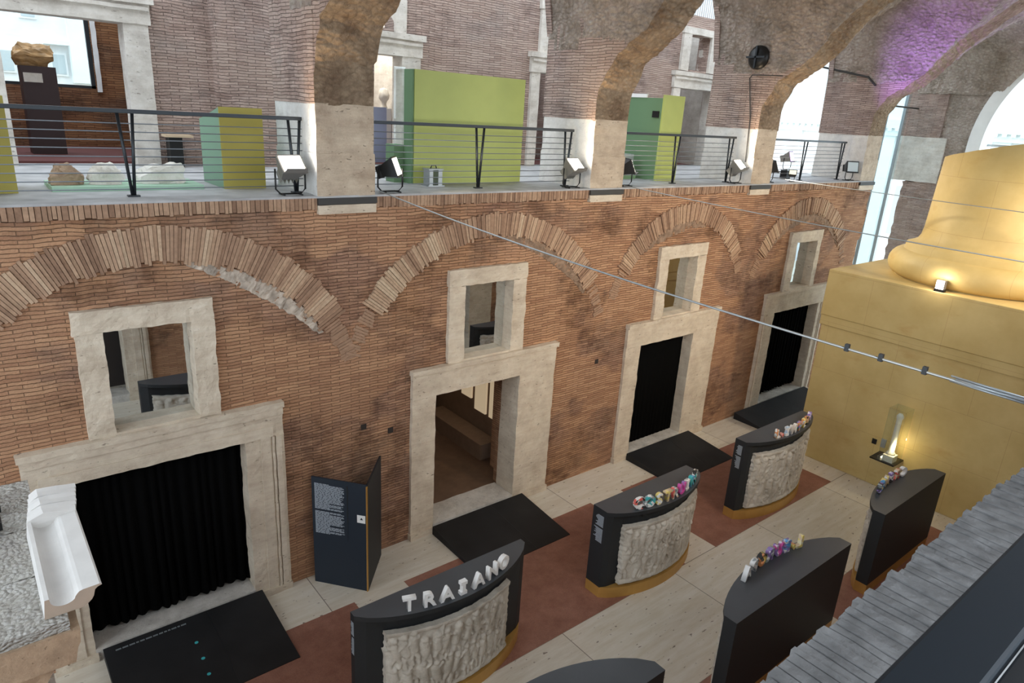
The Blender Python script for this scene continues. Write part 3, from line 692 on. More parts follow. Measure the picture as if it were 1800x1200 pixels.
# ---------------------------------------------------------------- relief panels
def arc_outline(x0, x1, yb, yc, ys_, dr, n=22):
    """back line yb, end-facet depth to yc, arc crest ys_; dr -1: front toward -Y"""
    c = (x0 + x1) / 2; h = (x1 - x0) / 2; pts = []
    for k in range(n + 1):
        u = -1 + 2 * k / n; s = max(0, 1 - u * u) ** .8
        pts.append((c + u * h, yc + (ys_ - yc) * s))
    return pts
def figure_field(seed):
    rnd = random.Random(seed); F = []
    for r in range(2):
        x = .04
        while x < .98:
            by = .06 + r * .42 + rnd.uniform(-.03, .05); h = rnd.uniform(.34, .44); le = rnd.uniform(-.03, .03)
            F.append((x, by + h, x + .004, by + h + .004, .026, 1.0))
            F.append((x, by + h * .82, x + le, by + h * .45, .034, .85))
            for s_ in (-1, 1): 
                kx = x + le + s_ * rnd.uniform(.01, .035); F.append((x + le, by + h * .42, kx, by + h * .2, .019, .65)); F.append((kx, by + h * .2, kx + rnd.uniform(-.03, .02), by, .014, .6))
            ex = x + rnd.choice((-1, 1)) * rnd.uniform(.03, .06); ey = by + h * rnd.uniform(.45, 1.0)
            F.append((x, by + h * .76, ex, ey, .015, .8)); F.append((ex, ey, ex + rnd.uniform(-.05, .05), ey + rnd.uniform(-.12, .15), .012, .75))
            x += rnd.uniform(.06, .10)
    for k in range(26):      # shields, drapery folds, horses' backs
        cx, cy, rr = rnd.uniform(.05, .95), rnd.uniform(.08, .92), rnd.uniform(.02, .05); a0 = rnd.uniform(0, 6); n = 5; sw = rnd.uniform(2, 5)
        pts = [(cx + rr * math.cos(a0 + sw * i / n), cy + 1.6 * rr * math.sin(a0 + sw * i / n)) for i in range(n + 1)]
        for p, q in zip(pts[:-1], pts[1:]): F.append((p[0], p[1], q[0], q[1], .010, .6))
    F.append((0, .985, 1, .985, .03, .5)); F.append((0, .02, 1, .02, .022, .5)); F.append((0.02, .49, .98, .51, .008, .3))
    return F
def relief_mesh(x0, x1, z0, z1, yf, dr, seed):
    F = figure_field(seed); m = MB(); nx, nz = 170, 100; front = []
    bins = {}
    for f in F:
        for b in range(int((min(f[0], f[2]) - .09) * 20) - 1, int((max(f[0], f[2]) + .09) * 20) + 2): bins.setdefault(b, []).append(f)
    asp = (z1 - z0) / (x1 - x0)
    for i in range(nx + 1):
        u = i / nx; row = []
        for j in range(nz + 1):
            v = j / nz; h = 0
            for (ax, az, bx_, bz, r, a) in bins.get(int(u * 20), []):
                dx, dz = bx_ - ax, (bz - az) * asp; px, pz = u - ax, (v - az) * asp
                tt = max(0, min(1, (px * dx + pz * dz) / (dx * dx + dz * dz + 1e-9)))
                d2 = ((px - tt * dx) ** 2 + (pz - tt * dz) ** 2) / (r * r)
                if d2 < 1: h = max(h, a * (1 - d2) ** .6)
            xx = x0 + (x1 - x0) * u; zz = z0 + (z1 - z0) * v
            e = .022 * noise.noise(Vector((seed, zz * 6, 0 if u < .5 else 9))); 
            if i == 0 or i == nx: xx += e + .02 * noise.noise(Vector((seed * 2, zz * 17, u)))
            if j == 0 or j == nz: zz += .02 * noise.noise(Vector((xx * 7, seed, v)))
            h = .055 * h + .008 * noise.noise(Vector((xx * 14, zz * 14, seed))) + .004 * noise.noise(Vector((xx * 40, zz * 40, seed)))
            row.append(m.bm.verts.new((xx, yf(xx) + dr * h, zz)))
        front.append(row)
    for i in range(nx):
        for j in range(nz): m.bm.faces.new((front[i][j], front[i + 1][j], front[i + 1][j + 1], front[i][j + 1])).smooth = True
    # rim going back
    ring = [front[i][0] for i in range(nx + 1)] + [front[nx][j] for j in range(1, nz + 1)] + [front[i][nz] for i in range(nx - 1, -1, -1)] + [front[0][j] for j in range(nz - 1, 0, -1)]
    back = [m.bm.verts.new((v.co.x, v.co.y - dr * .09, v.co.z)) for v in ring]
    for k in range(len(ring)): m.bm.faces.new((ring[k], ring[(k + 1) % len(ring)], back[(k + 1) % len(ring)], back[k]))
    return m
def panel(x0, x1, yb, yc, yr, H, dr, label, seed, rx=(.4, .1), cards=True):
    t = empty('relief_panel', ((x0 + x1) / 2, yb, 0), label, 'display panel')
    arc = arc_outline(x0, x1, yb, yc, yr, dr)
    full = [(x0, yb)] + arc + [(x1, yb)]
    def order(p): return p
    m = MB(); m.prism(full, 0, .2); m.build('plinth', M['gold_plinth'], t)
    m = MB(); m.prism(full, H - .07, H, 0, 1); m.build('top_board', [M['black'], M['blue_black_sheen']], t)
    inner = [(x0, yb), (x0, yc)] + [(x, y - dr * .13 * min(1, 8 * min(x - x0, x1 - x) / (x1 - x0))) for x, y in arc[1:-1]] + [(x1, yc), (x1, yb)]
    m = MB(); m.prism(inner, .2, H - .07); m.build('body', M['black'], t)
    def yf(x):
        c = (x0 + x1) / 2; u = max(-1, min(1, (x - c) / ((x1 - x0) / 2))); return yc + (yr - yc) * max(0, 1 - u * u) ** .8 - dr * .045
    m = relief_mesh(x0 + rx[0], x1 - rx[1], .24, H - .28, yf, dr, seed); m.build('relief', M['relief'], t)
    if cards:
        yy0, yy1 = sorted((yb, yc)); yy0 += .06; yy1 -= .05
        if yy1 - yy0 < .1: yy0, yy1 = min(yb, yc) + .01, max(yb, yc) - .01
        for zz0, zz1 in ((H - .32, H - .12), (H - .62, H - .36)):
            m = MB(); z = zz1
            while z > zz0: m.box(x0 - .004, x0 - .001, yy0, yy0 + (yy1 - yy0) * random.uniform(.6, 1), z - .008, z); z -= .019
            m.build('caption', M['text'], t)
    # round lamp foot behind
    return t
pT = panel(3.10, 5.87, 6.57, 6.47, 5.97, 1.65, -1, 'curved black relief panel topped by white letters, nearest in the row by the brick wall', 1, (.33, .5))
pC = panel(7.50, 9.94, 6.64, 6.33, 5.94, 1.65, -1, 'middle curved black relief panel of the row by the brick wall, with multicoloured letters', 2, (.3, .12))
pE = panel(11.57, 14.12, 6.68, 6.44, 6.08, 1.76, -1, 'farthest curved black relief panel by the wall, just before the gold pedestal', 3, (.22, .12))
pA = panel(7.02, 10.10, 3.58, 3.77, 4.20, 1.65, 1, 'large black relief panel seen from behind with letters on its far edge, lower right', 4, (.2, .2), False)
pR = panel(11.47, 14.06, 3.66, 3.86, 4.24, 1.63, 1, 'black relief panel seen from behind at right, in front of the gold pedestal wall', 5, (.2, .2), False)
pB = panel(2.56, 5.64, 3.62, 3.78, 4.42, 1.65, 1, 'black relief panel at the bottom edge whose curved top alone shows', 6, (.2, .2), False)

# lettering standing on the panels
def letter(ch, loc, rz, h, material, label, group, name='letter', depth=.035, bold=.007):
    cu = bpy.data.curves.new('letter', 'FONT'); cu.body = ch; cu.size = h * 1.38; cu.extrude = depth; cu.offset = bold; cu.align_x = 'CENTER'; cu.resolution_u = 3
    o = bpy.data.objects.new('tmp', cu); C.objects.link(o)
    dg = bpy.context.evaluated_depsgraph_get(); dg.update()
    me = bpy.data.meshes.new_from_object(o.evaluated_get(dg)); bpy.data.objects.remove(o); bpy.data.curves.remove(cu)
    me.transform(Matrix.Rotation(PI / 2, 4, 'X'))
    zmin = min(v.co.z for v in me.vertices)
    me.transform(Matrix.Translation((0, 0, -zmin)))
    if ch == 'I':
        b_ = MB(); b_.box(-h * .12, h * .12, -depth + .001, depth - .001, .001, h - .001); b_.box(-h * .25, h * .25, -depth, depth, 0, h * .24); b_.box(-h * .25, h * .25, -depth, depth, h * .76, h)
        me = bpy.data.meshes.new('letter_i'); b_.bm.to_mesh(me); b_.bm.free()
    me.materials.clear(); me.materials.append(material)
    ob = bpy.data.objects.new(name, me); C.objects.link(ob); ob.location = loc; ob.rotation_euler = (0, 0, rz)
    return tag(ob, label, 'letter', group)
def word(s, xs_, x0, x1, yc, yr, H, dr, mats, desc, group, hs=.2):
    seen = {}
    ordn = ['first', 'second', 'third', 'fourth', 'fifth', 'sixth', 'seventh', 'eighth', 'ninth']
    for k, (ch, x) in enumerate(zip(s, xs_)):
        c = (x0 + x1) / 2; hh = (x1 - x0) / 2; u = (x - c) / hh
        y = yc + (yr - yc) * max(0, 1 - u * u) ** .8 - dr * .09
        dy = (yc + (yr - yc) * max(0, 1 - (u + .02) ** 2) ** .8 - (y + dr * .09)) / (.02 * hh); a = math.atan(dy) * (1 if dr < 0 else 1)
        rz = a if dr < 0 else a + PI
        mt = mats[k % len(mats)]
        nm = 'apostrophe' if ch == "'" else 'letter ' + ch
        zz = H + .0005
        letter(ch, (x, y, zz), rz, hs, mt, '%s %s, %s of the %s' % (desc if isinstance(desc, str) else desc[k], nm, ordn[k], group), group)
word('TRAIANO', [3.72, 3.97, 4.22, 4.46, 4.72, 4.98, 5.22], 3.10, 5.87, 6.47, 5.97, 1.65, -1, [M['white']], 'white upright', 'letters on the nearest wall-side panel')
R1 = (.75, .15, .12); Wt = (.8, .8, .78); K1 = (.03, .03, .03); Yl = (.8, .65, .2); Tn = (.65, .5, .33); Gy = (.32, .36, .37); Bl = (.12, .35, .65); Mg = (.6, .08, .35); Te = (.05, .4, .42); Pu = (.3, .2, .5); Or = (.7, .3, .12)
cm = lambda n, *c: collage('collage_' + n, list(c))
word('COSTRUIRE', [8.02, 8.22, 8.42, 8.62, 8.81, 9.02, 9.2, 9.39, 9.58], 7.50, 9.94, 6.33, 5.94, 1.65, -1,
     [cm('a', Wt, R1, Wt, K1, Wt), cm('b', Gy, Te, Gy, Wt), cm('c', Wt, Yl, Yl, Wt), cm('d', Tn, Tn, Yl), cm('e', Wt, R1, Tn, Gy), cm('f', Mg, Mg, Pu), cm('g', Wt, Wt, Gy), cm('h', Bl, Te, Bl), cm('i', Te, Wt, K1)], 'colourful', 'letters on the middle wall-side panel', .2)
word("L'IMPERO", [12.32, 12.45, 12.6, 12.82, 13.08, 13.3, 13.5, 13.74], 11.57, 14.12, 6.44, 6.08, 1.76, -1,
     [cm('j', Tn, Or, Wt), cm('k', R1, (.8, .4, .35)), cm('l', (.5, .65, .8), Wt), cm('m', Wt, (.65, .6, .55)), cm('n', Te, Or, Pu), cm('o', Wt, Yl, Or), cm('p', Tn, K1, Or), cm('q', Wt, Pu)], 'patterned', 'letters on the farthest wall-side panel', .19)
word("L'EUROPA", [9.3, 9.18, 9.02, 8.82, 8.6, 8.38, 8.16, 7.94], 7.02, 10.10, 3.77, 4.20, 1.65, 1,
     [cm('r', Yl, Tn, (.8, .75, .5)), cm('s', Yl, Or), cm('t', Bl, Wt, Pu), cm('u', Mg, Pu, (.7, .6, .7)), cm('v', Wt, Gy, Pu), cm('w', Yl, Or, K1), cm('x', Wt, Wt, Gy), M['white']], 'painted', 'letters on the lower right panel seen from behind', .2)
word('CREARE', [13.2, 12.98, 12.76, 12.55, 12.35, 12.15], 11.47, 14.06, 3.86, 4.24, 1.63, 1,
     [M['white'], cm('y', Tn, R1, Wt), cm('z', Pu, K1, Wt), cm('aa', Wt, Tn, Yl), cm('ab', Wt, Yl, Bl), cm('ac', Pu, K1, Gy)], 'small painted', 'letters on the right panel before the gold wall', .18)

# round stanchion feet behind two panels
for x, y, lb in ((4.0, 6.78, 'round black foot plate peeking out behind the nearest relief panel'), (8.0, 6.84, 'round black foot plate behind the middle wall-side relief panel')):
    m = MB(); m.lathe([(.0, 0), (.16, 0), (.16, .012), (.1, .02), (.03, .025), (.02, .25), (0, .25)], x, y, 24); tag(m.build('foot_plate', M['black_metal'], smooth=False), lb, 'foot plate')

# ---------------------------------------------------------------- triangular text panel by the wall
t = empty('text_panel', (4.4, 8.65, 0), 'navy folded information board with columns of text against the brick wall', 'information board')
A_, B_, D_ = Vector((3.80, 9.38, 0)), Vector((4.40, 8.65, 0)), Vector((5.06, 9.40, 0))
def slab(a, b, z0, z1, th, mat_, nm, lab=None):
    d = (b - a).normalized(); nrm = Vector((-d.y, d.x, 0)) * th; m = MB()
    m.prism([a.xy, b.xy, (b + nrm).xy, (a + nrm).xy], z0, z1); return m.build(nm, mat_, t, **({'label': lab} if lab else {}))
slab(A_, B_, 0, 2.0, .03, M['navy'], 'board'); slab(B_ + Vector((.02, 0, 0)), D_, 0, 2.0, .03, M['black'], 'board')
slab(B_ - Vector((.012, .012, 0)), B_ + Vector((.016, -.004, 0)), 0, 1.98, .01, M['gold_plinth'], 'edge_strip', 'gold edge strip')
d = (B_ - A_).normalized(); nrm = Vector((d.y, -d.x, 0)); m = MB(); z = 1.90
while z > .98:
    if 1.40 < z < 1.4176: m.build('text_block', M['text'], t); m = MB()
    if not 1.40 < z < 1.43:
        L0, L1 = .05, random.choice([.52, .54, .56, .5, .55, .3]); p = L0
        while p < L1:
            q = min(L1, p + random.uniform(.03, .09)); a = A_ + d * p + nrm * .001; b = A_ + d * q + nrm * .001
            m.poly_extrude([(a.x, a.y, z), (b.x, b.y, z), (b.x, b.y, z - .009), (a.x, a.y, z - .009)], nrm * .002); p = q + .01
    z -= .0175
m.build('text_block', M['text'], t)
a = A_ + d * .78 + nrm * .002; b = A_ + d * .92 + nrm * .002; m = MB(); m.poly_extrude([(a.x, a.y, 1.44), (b.x, b.y, 1.44), (b.x, b.y, 1.30), (a.x, a.y, 1.30)], nrm * .004); m.build('sign_plate', M['white'], t)
a = A_ + d * .83 + nrm * .007; b = A_ + d * .88 + nrm * .007; m = MB(); m.poly_extrude([(a.x, a.y, 1.36), (b.x, b.y, 1.36), ((a.x + b.x) / 2, (a.y + b.y) / 2, 1.40)], nrm * .002); m.build('emblem', M['steel'], t)
a = A_ + d * .60 + nrm * .0; b = a + d * .03; m = MB(); m.poly_extrude([(a.x, a.y, 1.93), (b.x, b.y, 1.93), ((a.x + b.x) / 2, (a.y + b.y) / 2, .9)], nrm * .004); m.build('slit', M['black'], t)

# ---------------------------------------------------------------- golden pedestal and column
t = empty('golden_column', (17.9, 5, 0), 'huge gold painted column base standing on a square gold pedestal', 'column')
m = MB(); m.box(15.6, 20.3, 2.55, 7.43, 3.62, 4.7); m.box(15.66, 20.3, 2.6, 7.38, 0, 3.62); m.box(15.62, 20.3, 2.56, 7.42, 3.38, 3.62)
m.build('pedestal', M['gold'], t, bevel=.015)
CX, CY = 17.65, 5.0
prof = [(0, 4.7), (1.72, 4.7)] + [(1.60 + .30 * math.cos(a), 5.0 + .30 * math.sin(a)) for a in [(-80 + 16 * k) * PI / 180 for k in range(11)]] + [(1.62, 5.30), (1.60, 5.42), (1.50, 5.46), (1.40, 5.52), (1.35, 5.62), (1.32, 5.8), (1.26, 7.9)]
m = MB(); n = 72; rings = m.lathe(prof, CX, CY, n)
for v in rings[-1]: v.co.z = 7.32 + max(0, (6.2 - v.co.y)) * .23 + .02 * noise.noise(v.co * 3)
m.build('column_shaft', M['gold'], t)
# miniature column in a clear case on the pedestal face
t = empty('miniature_column', (15.4, 5.1, .9), 'small lit model column in a clear case on the gold pedestal face', 'model column')
bx(15.15, 15.662, 4.93, 5.45, .84, .87).build('shelf', M['black_metal'], t)
bx(15.22, 15.46, 5.0, 5.22, .87, 1.02).build('base', M['marble'], t)
m = MB(); m.lathe([(.0, 1.02), (.085, 1.02), (.085, 1.07), (.06, 1.09), (.055, 1.86), (.07, 1.9), (.07, 1.95), (.04, 2.0), (0, 2.0)], 15.34, 5.11, 20); m.build('shaft', M['marble'], t)
m = MB()
for x, y in ((15.17, 4.95), (15.17, 5.29), (15.57, 4.95), (15.57, 5.29)): m.box(x, x + .006, y, y + .006, .87, 2.12)
m.box(15.17, 15.576, 4.95, 4.953, .87, 2.12); m.box(15.17, 15.173, 4.95, 5.3, .87, 2.12); m.box(15.17, 15.576, 4.95, 5.3, 2.115, 2.12)
m.build('case', M['clear'], t)
bx(15.3, 15.38, 5.24, 5.28, .88, .9).build('light_strip', M['lamp_tiny'], t)
tag(bx(15.62, 15.662, 5.36, 5.46, .98, 1.18).build('caption_plate', M['steel_light']), 'glossy caption plate beside the miniature column case', 'sign')
tag(bx(15.64, 15.662, 5.56, 5.66, .98, 1.1).build('label_plate', M['black_metal']), 'small black square plate left of the miniature column', 'sign')
light('showcase_lamp', 'POINT', (15.28, 5.02, 1.28), (15, 5, 2), 9, (1, .8, .45), .03)

# ---------------------------------------------------------------- architectural fragment, lower left
t = empty('entablature_fragment', (-.3, 6.2, 0), 'reconstructed travertine entablature with white cast gutter at the lower left corner', 'architectural fragment')
m = MB(); m.poly_extrude([(-1.5, 5.30, 3.45), (.20, 5.30, 3.45), (.23, 5.30, 3.58), (.25, 5.30, 3.62), (.26, 5.30, 3.74), (-1.5, 5.30, 3.74)], (0, 2.2, 0)); m.rough(maxlen=.14, amp=.006); m.build('architrave', M['capital'], t)
for k, (x0, x1, y0, y1) in enumerate(((-1.5, .2, 5.33, 6.05), (-1.5, .18, 6.07, 6.85), (-1.5, .16, 6.87, 7.85))):
    m = MB(); m.box(x0, x1, y0, y1, 3.735, 3.83); m.rough(maxlen=.035, amp=.008, freq=16, seed=k); m.build('stone_block', M['hammered'], t)
m = MB(); y0 = 5.14
prof = [(.055, 3.74), (.075, 4.0), (.105, 4.0)] + [(.195 - .088 * math.cos(a), 3.965 - .105 * math.sin(a)) for a in [PI * k / 14 for k in range(15)][:12]] + [(.272, 3.93), (.284, 3.955), (.30, 3.98), (.325, 3.992), (.44, 4.0), (.455, 3.98), (.425, 3.965), (.405, 3.94), (.398, 3.90), (.392, 3.86), (.375, 3.815), (.345, 3.775), (.30, 3.745)]
m.poly_extrude([(x, 5.42, 4 - (4 - z) * .64) for x, z in prof], (0, 1.28, 0)); m.bm.normal_update()
for f in m.bm.faces: f.material_index = 1 if abs(f.normal.y) > .9 else 0
m.build('gutter', [M['cast_white'], M['cast_core']], t)
m = MB()
for k in range(6):
    yy = 6.66 + k * .085; m.poly_extrude([(.06 + .01 * k, yy, 3.82), (.08 + .01 * k, yy, 4.01), (.2, yy, 4.06 - .01 * (k % 2)), (.45 + .012 * k, yy, 4.02), (.42 + .012 * k, yy, 3.84)], (0, .08, 0))
m.rough(maxlen=.08, amp=.008, freq=8); m.build('cast_fragment', M['cast_white'], t)
m = MB(); m.box(-1.3, .05, 5.6, 7.4, 0, 3.15); m.rough(maxlen=.25, amp=.01); m.build('pier', M['travertine_rough'], t)
m = MB(); m.poly_extrude([(-1.4, 5.45, 3.0), (-.1, 5.45, 3.0), (.0, 5.45, 3.2), (.1, 5.45, 3.45), (-1.4, 5.45, 3.45)], (0, 1.9, 0)); m.rough(maxlen=.09, amp=.05, freq=8); m.build('capital', M['capital'], t)
tag(bx(-.35, -.09, 7.2, 7.32, 3.88, 3.96).build('metal_clamp', M['black_metal']), 'farther dark metal clamp on the left stone block', 'clamp')
tag(bx(-.35, -.1, 6.86, 6.98, 3.88, 3.96).build('metal_clamp', M['black_metal']), 'nearer dark metal clamp on the left stone block', 'clamp')

# ---------------------------------------------------------------- near ledge under the camera and its rail
m = MB(); x = -.5; 
while x < 21.3:
    wd = random.uniform(.026, .045) if x < 7 else .5; v = m.box(x, x + wd - .004, .32, .615 + random.uniform(-.012, .012), 6.2, 6.4 + random.uniform(-.004, .004)); x += wd
m.rough(maxlen=.12, amp=.006, freq=9); m.build('trim_11', M['ledge'], **ST)
bx(-6, 21.5, -3.5, .4, 6.2, 6.37).build('floor.005', M['paving'], **ST)
t = empty('near_railing', (2, .15, 6.4), 'dark blue steel railing in the lower right corner beside the camera', 'railing')
bx(-.3, 8, .165, .275, 6.86, 6.90).build('handrail', plain('blue_steel', (.008, .014, .021), .5, .3), t, bevel=.008)
bx(-.3, 8, .10, .16, 6.85, 6.885).build('rail_plate', M['steel'], t, bevel=.004)
m = MB()
for x in (3.2, 5.4, 7.6): m.box(x, x + .04, .2, .25, 6.4, 6.87)
m.build('post', M['steel'], t)

# ---------------------------------------------------------------- gallery railings
def railing(x0, x1, vs, ends, label):
    t = empty('gallery_railing', ((x0 + x1) / 2, 9.945, 6.4), label, 'railing', 'steel cable railings between the gallery piers')
    bx(x0, x1, 9.91, 9.98, 7.415, 7.465).build('handrail', M['steel'], t, bevel=.006)
    for v in vs:
        m = MB()
        for s in (-1, 1): m.tube([(v + s * .085, 9.945, 7.43), (v + s * .012, 9.945, 6.42)], .021, 6)
        m.box(v - .07, v + .07, 9.9, 9.99, 6.4, 6.42); m.build('post', M['steel'], t)
    for k in range(9):
        z = 6.5 + k * .1
        m = MB(); m.tube([(x0, 9.945, z), ((x0 + x1) / 2, 9.945, z - .006), (x1, 9.945, z)], .007, 5); m.build('cable', M['cable'], t)
    return t
railing(-.45, 4.09, [1.83, 3.98], None, 'cable railing in front of the white stone fragments at upper left')
railing(5.05, 9.48, [7.28, 9.36], None, 'cable railing in front of the wide green screen')
railing(10.56, 14.83, [12.66, 14.68], None, 'cable railing in front of the narrow lime green stand')
railing(15.93, 20.3, [18.1, 20.15], None, 'cable railing at the far end before the bright arch')

# ---------------------------------------------------------------- floodlights
def floodlight(x, y, label, aim, lit=True, purple=False, mat_=None, energy=0, scale=1.08, dark=False, zb=6.4):
    t = empty('floodlight', (0, 0, 0), label, 'floodlight', None)
    a = Vector(aim).normalized(); q = a.to_track_quat('Y', 'Z').to_matrix().to_4x4()
    T = Matrix.Translation((0, 0, .34)) @ q
    hm = M['black_metal'] if dark else M['housing']
    m = MB(); v = m.poly_extrude([(-.17, .08, -.15), (.17, .08, -.15), (.17, .08, .15), (-.17, .08, .15)], (0, .02, 0))
    v2 = [(-.17, .08, -.14), (.17, .08, -.14), (.17, .08, .14), (-.17, .08, .14)]; v3 = [(-.10, -.14, -.07), (.10, -.14, -.07), (.10, -.14, .07), (-.10, -.14, .07)]
    A = [m.bm.verts.new(p) for p in v2]; B = [m.bm.verts.new(p) for p in v3]
    for i in range(4): m.bm.faces.new((A[i], A[(i + 1) % 4], B[(i + 1) % 4], B[i]))
    m.bm.faces.new(B)
    for k in range(5): m.box(-.12 + k * .055, -.115 + k * .055, -.19, -.1, -.09, .09)
    m.bm.transform(T); m.build('housing', hm, t, bevel=.01)
    m = MB(); m.box(-.145, .145, .101, .108, -.12, .12); m.bm.transform(T)
    m.build('lens', (M['lamp_purple'] if purple else M['lamp']) if lit else M['far_glass'], t)
    m = MB(); m.poly_extrude([(-.16, .10, -.16), (.16, .10, -.16), (.14, .17, -.15), (-.14, .17, -.15)], (0, 0, .008)); m.bm.transform(T); m.build('visor', hm, t)
    m = MB(); m.tube([(-.2, 0, .34), (-.2, 0, .08), (-.14, 0, .02), (.14, 0, .02), (.2, 0, .08), (.2, 0, .34)], .012, 6); m.tube([(-.12, -.1, .012), (-.12, .1, .012)], .01, 6); m.tube([(.12, -.1, .012), (.12, .1, .012)], .01, 6)
    m.build('bracket', M['black_metal'], t)
    t.location = (x, y, zb); t.scale = (scale,) * 3
    t['group'] = 'floodlights along the gallery edge'
    if energy:
        p = Vector((x, y, zb + .36)) + a * .2
        light('floodlight_beam', 'SPOT', p, p + a, energy, (.6, .3, 1) if purple else WARM, .08, angle=140, blend=.8)
    return t
floodlight(3.80, 9.70, 'lit grey floodlight left of the nearest gallery pier', (.05, -.72, .75), energy=130)
floodlight(5.40, 9.70, 'floodlight turned sideways right of the nearest gallery pier', (.72, -.6, .35), energy=130, dark=True)
floodlight(9.28, 9.67, 'lit grey floodlight left of the second gallery pier, by the green screen', (.12, -.7, .75), energy=130)
floodlight(10.82, 9.72, 'black floodlight mostly hidden behind the second gallery pier', (.8, -.4, .4), energy=90, dark=True)
floodlight(14.70, 9.70, 'lit grey floodlight left of the third gallery pier', (.12, -.7, .75), energy=130)
floodlight(16.15, 9.72, 'black floodlight peeking out right of the third gallery pier', (.8, -.4, .4), energy=90, dark=True)
floodlight(20.35, 9.70, 'unlit dark floodlight left of the farthest gallery pier', (-.5, -.8, .2), lit=False, dark=True)
floodlight(18.3, 10.5, 'glowing purple spotlight behind the farthest railing', (.2, -.9, .3), purple=True, scale=1.0, zb=6.625)
tag(bx(18.2, 18.4, 10.4, 10.6, 6.4, 6.62).build('lamp_box', M['black_metal']), 'black box carrying the purple spotlight', 'box')
floodlight(17.3, 9.72, 'small black spotlight lying on the ledge before the farthest railing', (-.6, -.3, .5), lit=False, dark=True, scale=.6)
# purple and warm washes on the vault come from those lamps
light('purple_beam', 'SPOT', (18.5, 9.3, 7.2), (20.9, 8.0, 9.7), 900, (.42, .2, 1), .1, angle=62, blend=1)
# bright little lamp on the pedestal
t = empty('pedestal_lamp', (0, 0, 0), 'small glaring white lamp on the pedestal at the foot of the gold column', 'lamp')
m = MB(); m.box(-.12, .12, -.1, .1, .05, .27); m.build('housing', M['housing'], t, bevel=.01)
m = MB(); m.box(-.128, -.121, -.09, .09, .07, .25); m.build('lens', M['lamp_white'], t)
m = MB(); m.box(-.1, .1, -.12, .12, 0, .05); m.build('foot', M['black_metal'], t)
t.location = (15.67, 5.1, 4.702); t.scale = (.55, .8, .9)
light('pedestal_beam', 'POINT', (15.5, 5.1, 4.95), (10, 5, 5), 14, (1, .9, .75), .05)
# warm floodlights on the near gallery edge behind the camera light the far brick wall and the gold column
for x, tx, e in ((4.4, 7.8, 260), (10.0, 11.2, 1050), (15.4, 16.2, 950)):
    light('near_floodlight_beam', 'SPOT', (x, .7, 7.1), (tx, 9.5, 3.9), e, (1, .80, .55), .12, angle=75, blend=1)
light('column_beam', 'SPOT', (15.4, 9.35, 6.9), (17.4, 6.4, 6.4), 480, (1, .88, .66), .05, angle=75, blend=.5)
light('column_side_beam', 'SPOT', (20.0, .9, 7.0), (18.2, 3.9, 6.2), 520, (1, .86, .6), .06, angle=70, blend=.4)

# ---------------------------------------------------------------- objects on the gallery
t = empty('fragment_platform', (1.8, 10.95, 6.4), 'low mint green board carrying white marble fragments', 'display base')
bx(1.02, 2.86, 10.55, 11.4, 6.4, 6.46).build('board', [M['green_mint']], t)
def rock(x, y, sx, sy, sz, seed, mat_, label, cat='marble fragment', z=6.46, group='marble fragments behind the gallery railing', name='marble_fragment'):
    m = MB(); bmesh.ops.create_icosphere(m.bm, subdivisions=4, radius=1)
    rnd = random.Random(seed); planes = [(Vector((rnd.uniform(-1, 1), rnd.uniform(-1, 1), rnd.uniform(-.3, 1))).normalized(), rnd.uniform(.55, .85)) for _ in range(9)]
    for v in m.bm.verts:
        p = Vector([max(-.78, min(.78, c * 1.3)) for c in v.co])
        for n_, d_ in planes:
            k = p.dot(n_) - d_
            if k > 0: p -= n_ * k
        p += .16 * noise.noise_vector(p * 2.2 + Vector((seed, 0, 0))) + .05 * noise.noise_vector(p * 7)
        if p.z > .3: p.z += .22 * noise.noise(Vector((p.x * 3, p.y * 3, seed)))
        v.co = Vector((p.x * sx, p.y * sy, max(0, (p.z + .7)) * sz))
    m.bm.transform(Matrix.Translation((x, y, z))); o = m.build(name, mat_); return tag(o, label, cat, group)
rock(1.24, 10.9, .24, .2, .17, 3, M['capital'], 'brown weathered marble fragment, leftmost on the mint board')
rock(1.68, 10.9, .27, .2, .18, 8, M['marble'], 'white jagged marble fragment in the middle of the mint board')
rock(2.36, 10.95, .40, .22, .19, 12, M['marble'], 'largest white block-like marble fragment, rightmost on the mint board')
def carton(name, x0, x1, y0, y1, z1, front, side, label, cat='display stand', top=None, slope=0):
    t = empty(name, ((x0 + x1) / 2, y0, 6.4), label, cat)
    m = MB(); m.box(x0, x1, y0 + .02, y1, 6.4, z1); m.build('body', side, t)
    bx(x0, x1, y0, y0 + .02, 6.4, z1).build('front_board', front, t); return t
t = empty('display_stand', (3.4, 10.55, 6.4), 'mustard and sage green display stand left of the nearest pier', 'display stand')
m = MB(); m.poly_extrude([(3.14, 10.58, 6.4), (3.14, 11.55, 6.4), (3.14, 11.55, 7.34), (3.14, 11.3, 7.38), (3.14, 10.58, 7.53)], (.58, 0, 0)); m.build('body', plain('grey_green', (.20, .33, .23), .6), t)
bx(3.14, 3.75, 10.55, 10.58, 6.4, 7.54).build('front_board', M['mustard'], t)
t = empty('display_stand', (.3, 10.5, 6.4), 'mustard display stand cut by the left edge', 'display stand')
bx(-.48, .66, 10.5, 11.3, 6.4, 7.54).build('body', M['mustard'], t)
t = empty('display_screen', (7.6, 10.7, 6.4), 'wide lime green screen behind the railing between the first two piers', 'display screen')
bx(6.42, 8.85, 10.7, 10.74, 6.4, 8.3).build('front_board', M['lime'], t); bx(6.39, 6.43, 10.72, 11.0, 6.4, 8.3).build('side_board', M['green_dark'], t)
bx(6.2, 6.4, 11.0, 11.3, 6.4, 7.05).build('side_box', M['green_dark'], t)
bx(6.2, 6.42, 11.0, 11.02, 7.05, 8.33).build('glass_pane', M['clear'], t)
t = empty('display_stand', (13, 10.5, 6.4), 'tall narrow lime green stand behind the railing between second and third piers', 'display stand')
